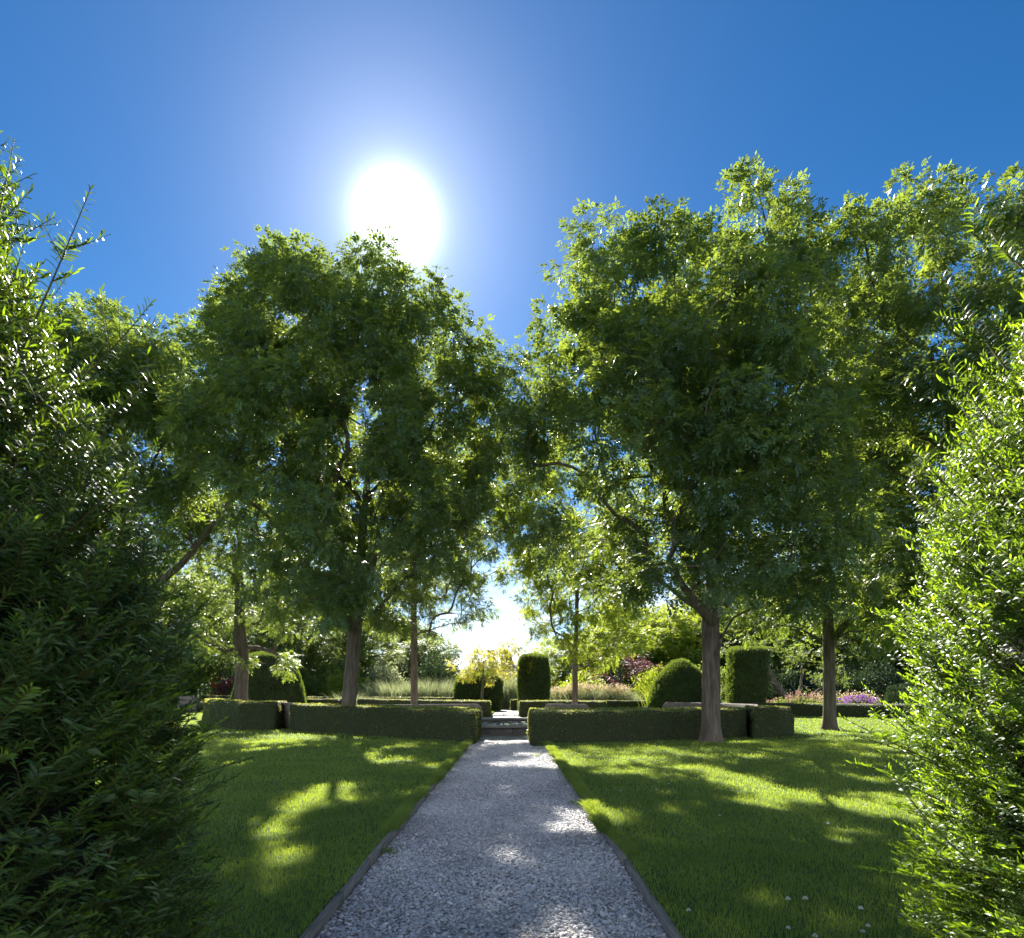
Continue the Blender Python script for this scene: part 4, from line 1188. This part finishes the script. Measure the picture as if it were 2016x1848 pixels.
V, F = box(c0[0], c1[0], hy_ + 3, hy_ + 4.3, 7.5, c1[2]); ch_ = mk("chimney", [(V, F, 0, None)], [M['render_wall']], roof)
V, F = box(c0[0] - .1, c1[0] + .1, hy_ + 2.9, hy_ + 4.4, c1[2] + .003, c1[2] + .14); mk("chimney_cap", [(V, F, 0, None)], [M['stone_pale']], roof)
for k in range(3):
    V, F = lathe(c0[0] + .65 + k * .45, hy_ + 3.6, [(.16, c1[2] + .14), (.14, c1[2] + .45), (.17, c1[2] + .48), (.01, c1[2] + .48)], 10)
    mk("chimney_pot", [(V, F, 0, None)], [M['pot']], roof)
mx_ = AT(989, 1250, hy_ + 3)
V, F = tube(np.array([[mx_[0], hy_ + 4.6, 8.0], [mx_[0], hy_ + 4.6, mx_[2]]]), np.array([.05, .035]), 6)
mk("aerial_mast", [(V, F, 0, None)], [M['metal']], roof)
c0 = AT(959, 1302, 110); c1 = AT(974, 1281, 110)
h2 = empty("brick_house", (c0[0] - 3, 114, 0)); tag(h2, "house with an ochre brick chimney peeping over the golden shrubs", "house")
LH = (c0[0] - 3, 114, 0)
V, F = box(-14, -2.9, 109, 117, 0, 5.2); V2, F2 = V, F
mk("wall", [(V, F, 0, None)], [M['brick']], h2, loc=LH)
V = np.array([[-14.4, 108.6, 5.1], [-2.5, 108.6, 5.1], [-2.5, 113, 7.6], [-14.4, 113, 7.6], [-14.4, 117.4, 5.1], [-2.5, 117.4, 5.1]])
rf = mk("roof", [(V, np.array([[0, 1, 2, 3], [3, 2, 5, 4]]), 0, None), (V, np.array([[0, 3, 4], [1, 5, 2]]), 0, None)], [M['slate']], h2, loc=LH)
V, F = box(c0[0], c1[0], 112, 113.2, 6.4, c1[2]); mk("chimney", [(V, F, 0, None)], [M['brick']], rf)
V, F = box(c0[0] - .12, c1[0] + .12, 111.9, 113.3, c1[2] + .003, c1[2] + .15); mk("chimney_cap", [(V, F, 0, None)], [M['brick']], rf)

# ------------------------------------------------------------------ near yew bushes
def yew(label, cx, cy_, face, rx, ry, zr, n_main, lean_dir, seed, extra=(), sun_tone=0.0):
    """face(z) -> (radius factor); foliage of shoots with real needles over a dark core"""
    global rng
    rng = np.random.default_rng(seed)
    root = empty("yew_bush", (cx, cy_, 0)); tag(root, label, "yew", "yew bushes framing the path")
    LC = (cx, cy_, 0)
    # core
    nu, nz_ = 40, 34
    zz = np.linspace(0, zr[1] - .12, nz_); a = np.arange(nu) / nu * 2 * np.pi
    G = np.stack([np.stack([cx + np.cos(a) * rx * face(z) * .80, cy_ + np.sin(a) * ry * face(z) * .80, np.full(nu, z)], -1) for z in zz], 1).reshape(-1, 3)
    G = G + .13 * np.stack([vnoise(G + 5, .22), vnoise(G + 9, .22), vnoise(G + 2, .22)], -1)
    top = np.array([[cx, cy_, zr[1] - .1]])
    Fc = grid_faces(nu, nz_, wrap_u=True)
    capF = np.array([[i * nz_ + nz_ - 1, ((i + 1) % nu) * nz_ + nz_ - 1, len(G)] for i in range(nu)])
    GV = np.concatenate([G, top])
    # main shoots
    z = zr[0] + (zr[1] - zr[0]) * rng.random(n_main) ** .9
    an = rng.random(n_main) * 2 * np.pi
    keep_dir = np.cos(an) * lean_dir[0] + np.sin(an) * lean_dir[1]
    k = (keep_dir > -.25) | (rng.random(n_main) < .35)
    z, an = z[k], an[k]; n = len(z)
    f = np.array([face(q) for q in z])
    dr = np.where(rng.random(n) < .3, rng.uniform(.78, .9, n), rng.uniform(.88, 1.0, n))
    P = np.stack([cx + np.cos(an) * rx * f * dr, cy_ + np.sin(an) * ry * f * dr, z], -1)
    out_ = norm(np.stack([np.cos(an) / rx, np.sin(an) / ry, np.full(n, .0)], -1))
    elev = np.clip(.75 + .65 * (z - 1.2), .45, 1.7)
    D = norm(out_ + np.array([0, 0, 1.]) * elev[:, None] + rng.normal(0, .24, (n, 3)))
    L = rng.uniform(.14, .30, n) * (1 + .25 * (rng.random(n) < .12))
    for (px, py, pz, dx, dy, dz, ll) in extra:
        P = np.vstack([P, [px, py, pz]]); D = np.vstack([D, norm(np.array([dx, dy, dz]))]); L = np.r_[L, ll]
    n = len(P)
    ex = np.zeros(n, bool); 
    if len(extra): ex[-len(extra):] = True
    # each main shoot: curved axis, side shoots
    sh_P, sh_D, sh_L, sh_B = [P], [D], [L], [rng.normal(0, .12, (n, 3)) + [0, 0, .10]]
    for s in range(5):
        t = rng.uniform(.12, .85, n)
        sg = np.where(rng.random(n) < .5, 1, -1)
        S, Nn = perp_frame(D, norm(np.array([0, .15, 1.]) + rng.normal(0, .3, (n, 3))))
        q = P + D * (L * t)[:, None]
        d = norm(D * .75 + S * sg[:, None] * .75 + Nn * rng.normal(.1, .25, n)[:, None])
        ln = np.minimum(L, .26) * (1 - t * .6) * rng.uniform(.35, .6, n)
        kk = rng.random(n) < np.where(ex, .75, .8)
        sh_P.append(q[kk]); sh_D.append(d[kk]); sh_L.append(ln[kk]); sh_B.append(rng.normal(0, .1, (kk.sum(), 3)) + [0, 0, .08])
    P = np.concatenate(sh_P); D = np.concatenate(sh_D); L = np.concatenate(sh_L); B = np.concatenate(sh_B)
    n = len(P)
    # stems: 4 segments, 3-sided
    seg = 4; u = np.linspace(0, 1, seg + 1)
    pts = P[:, None] + D[:, None] * (L[:, None] * u[None])[..., None] + B[:, None] * (L[:, None] * (u ** 2)[None])[..., None]
    S, Nn = perp_frame(D, np.tile([0.1, .2, 1.], (n, 1)))
    rad = (.0014 + .0045 * L)[:, None] * (1.15 - .85 * u)[None]
    ang = np.arange(3) / 3 * 2 * np.pi
    SV = pts[:, :, None] + (S[:, None, None] * np.cos(ang)[None, None, :, None] + Nn[:, None, None] * np.sin(ang)[None, None, :, None]) * rad[:, :, None, None]
    SF = (grid_faces(seg + 1, 3, wrap_v=True)[None] + (np.arange(n) * (seg + 1) * 3)[:, None, None]).reshape(-1, 4)
    # needles
    cnt = np.maximum(8, (L / .0068).astype(int))
    idx = np.repeat(np.arange(n), cnt)
    first = np.r_[0, np.cumsum(cnt)[:-1]]
    j = np.arange(len(idx)) - first[idx]
    t = (j + rng.random(len(idx)) * .6) / cnt[idx]; t = .06 + .94 * t
    side = np.where(j % 2 == 0, 1., -1.)
    Lk = L[idx]
    p = P[idx] + D[idx] * (Lk * t)[:, None] + B[idx] * (Lk * t * t)[:, None]
    ax = norm(D[idx] + 2 * B[idx] * t[:, None])
    roll = rng.normal(0, .35, len(idx))
    sd = S[idx] * (side * np.cos(roll))[:, None] + Nn[idx] * (np.abs(np.sin(roll)) * .9 + .1)[:, None]
    tipf = np.clip((t - .78) / .22, 0, 1)
    d = norm(sd * (1.0 - .55 * tipf)[:, None] + ax * (.50 + .6 * tipf)[:, None] + rng.normal(0, .13, (len(idx), 3)))
    nl = rng.uniform(.026, .038, len(idx)) * (1 - .35 * tipf) * np.clip(.6 + t * 2, .6, 1)
    w = rng.uniform(.0042, .0056, len(idx))
    fn = norm(np.cross(d, np.cross(ax, d)) + rng.normal(0, .3, (len(idx), 3))); sv = norm(np.cross(d, fn))
    curl = fn * -(nl * .16)[:, None] + np.array([0, 0, -1.]) * (nl * .10)[:, None]
    m1 = p + d * (nl * .38)[:, None] - curl * .15; m2 = p + d * (nl * .75)[:, None] + curl * .3; tp = p + d * nl[:, None] + curl
    h = (w / 2)[:, None]
    NV = np.stack([p - sv * h * .5, p + sv * h * .5, m1 + sv * h, m1 - sv * h, m2 + sv * h * .9, m2 - sv * h * .9, tp + sv * h * .2, tp - sv * h * .2], 1).reshape(-1, 3)
    kb = np.arange(len(idx))[:, None] * 8
    NF = np.stack([kb + [[0, 1, 2, 3]], kb + [[3, 2, 4, 5]], kb + [[5, 4, 6, 7]]], 1).reshape(-1, 4)
    tn = np.clip(rng.normal(.24 + sun_tone, .12, len(idx)) + (.5 * tipf + .22 * (t > .6)) * (rng.random(n) < .40 + sun_tone)[idx] + rng.normal(0, .14, n)[idx], 0, 1)  # tone offset per bush: sunlight and shade put in, along with younger growth
    mk("stems", [(SV.reshape(-1, 3), SF, 0, None)], [M['yew_stem']], root, smooth=True, loc=LC)
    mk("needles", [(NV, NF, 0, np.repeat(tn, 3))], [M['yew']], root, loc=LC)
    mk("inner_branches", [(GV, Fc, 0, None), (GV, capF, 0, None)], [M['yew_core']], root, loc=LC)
    print("yew shoots", n, "needles", len(idx))
    return root


def fL(z): return float(np.interp(z, [0, .6, 1.0, 1.6, 2.05, 2.35, 2.6, 2.85, 3.1], [.93, 1.0, 1.0, .96, .83, .64, .54, .46, .36]))
def fR(z): return float(np.interp(z, [0, .6, 1.0, 1.6, 1.9, 2.3, 2.55, 2.75, 3.1], [.84, .88, .92, .96, .92, .80, .70, .58, .40]))


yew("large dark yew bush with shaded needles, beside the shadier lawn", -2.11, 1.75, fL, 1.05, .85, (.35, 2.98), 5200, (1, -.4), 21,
    extra=[(-1.28, 1.72, 2.50, .45, .0, 1.0, .34), (-1.16, 1.75, 2.37, .8, 0, .75, .26), (-1.5, 1.7, 2.62, .15, 0, 1, .28), (-1.10, 1.75, 2.25, .8, 0, .8, .2), (-1.62, 1.7, 2.8, .1, 0, 1, .25), (-1.44, 1.7, 2.72, .12, 0, 1, .34), (-1.38, 1.68, 2.60, .25, 0, 1, .30), (-1.50, 1.66, 2.80, .08, 0, 1, .28)], sun_tone=-.04)
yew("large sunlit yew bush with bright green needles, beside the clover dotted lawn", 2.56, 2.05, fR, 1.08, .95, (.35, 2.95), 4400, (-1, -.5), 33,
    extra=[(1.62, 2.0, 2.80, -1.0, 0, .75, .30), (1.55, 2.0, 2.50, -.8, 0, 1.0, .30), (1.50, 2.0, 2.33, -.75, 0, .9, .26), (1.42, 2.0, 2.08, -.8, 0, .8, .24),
           (1.32, 2.0, 1.28, -1., 0, .42, .30), (1.32, 1.95, 1.16, -1., 0, .50, .28), (1.38, 1.9, .98, -1., 0, .75, .38), (1.38, 1.85, .90, -1., 0, .35, .36), (1.40, 1.8, .76, -1., 0, .3, .3)], sun_tone=.24)

# ------------------------------------------------------------------ clover heads, litter and weeds
rng = np.random.default_rng(5)
n = 420
y = rng.uniform(3.4, 17, n); e_ = rng.random(n) < .6
x = np.where(e_, np.where(rng.random(n) < .5, PX0 + np.abs(rng.normal(0, .18, n)), PX1 - np.abs(rng.normal(0, .18, n))), rng.uniform(-5, 5, n))
on = (x > PX0) & (x < PX1)
P = np.stack([x, y, np.where(on, .028, LZ + .03)], -1)
a = rng.random(n) * 6.28
d = norm(np.stack([np.cos(a), np.sin(a), rng.normal(0, .15, n)], -1)); nn = norm(np.array([0, 0, 1.]) + rng.normal(0, .3, (n, 3))); nn = norm(nn - d * np.sum(nn * d, -1, keepdims=True))
L_ = rng.uniform(.015, .038, n)
tag(mk("fallen_leaves", [leaf_quads(P, d, nn, L_, L_ * .45, rng.random(n), .1)], [M['litter']]), kind='stuff')
fl = [(2958, 3127, "white clover head nearest the low twigs of the sunlit yew"), (2965, 3202, ""), (2983, 3183, ""), (2709, 3189, ""), (2800, 3222, ""), (2975, 2768, ""), (2846, 2835, ""), (2804, 2761, ""),
      (2833, 2745, ""), (3007, 2695, ""), (3000, 2663, ""), (2135, 2719, ""), (2256, 2715, ""), (2298, 2695, ""), (2473, 2803, ""), (2367, 3131, ""), (2707, 3095, ""), (2768, 3097, "")]
V0, F0 = ico()
proto_f = None
lab_f = "small white clover flower head in the sunny side lawn"
for (fx, fy, _) in fl:
    p = GP(fx / 1.7455, fy / 1.7455, LZ + .04)
    if proto_f is None:
        e = empty("clover_flower", (p[0], p[1], LZ)); tag(e, lab_f, "flower", "white clover heads in the lawn")
        n = 60; d = rand_unit(n); d[:, 2] = np.abs(d[:, 2]) - .25; d = norm(d)
        c = np.array([p[0], p[1], LZ + .048])
        nn = norm(np.cross(d, rand_unit(n)))
        q = leaf_quads(np.tile(c, (n, 1)) + d * .006, d, nn, np.full(n, .012), np.full(n, .006), rng.random(n))
        mk("flower_head", [q], [M['white']], e, loc=(p[0], p[1], LZ))
        V, F = tube(np.array([[p[0], p[1], LZ - .02], [p[0] + .003, p[1], LZ + .02], [p[0], p[1], LZ + .048]]), np.array([.0012, .0012, .001]), 4)
        mk("stalk", [(V, F, 0, None)], [M['grass']], e, loc=(p[0], p[1], LZ))
        proto_f = e
    else:
        r = proto_f.copy(); scene.collection.objects.link(r); r.location = (p[0], p[1], LZ)
        s = rng.uniform(.8, 1.15); r.scale = (s, s, s); r.rotation_euler = (0, 0, rng.random() * 6)
        for c in proto_f.children:
            d_ = c.copy(); scene.collection.objects.link(d_); d_.parent = r
for px, py, lab in ((1335, 2930, "small green weed growing in the gravel against the stepped boards"), (1975, 2762, "yellowish weed tuft at the gravel edge under the overhanging turf"), (1845, 2598, "yellow green weed patch in the gravel before the sunlit hedge end")):
    p = GP(px / 1.7455, py / 1.7455, .02)
    n = 60
    a = rng.random(n) * 6.28; P = np.stack([p[0] + rng.normal(0, .05, n), p[1] + rng.normal(0, .05, n), rng.uniform(.01, .05, n)], -1)
    d = norm(np.stack([np.cos(a), np.sin(a), rng.uniform(.1, .8, n)], -1)); nn = norm(np.cross(d, rand_unit(n)))
    o = mk("weed", [leaf_quads(P, d, nn, np.full(n, .04), np.full(n, .014), rng.random(n))], [M['grass']], loc=(p[0], p[1], 0))
    tag(o, lab, "weed")
print("faces", sum(len(o.data.polygons) for o in scene.objects if o.type == 'MESH'))
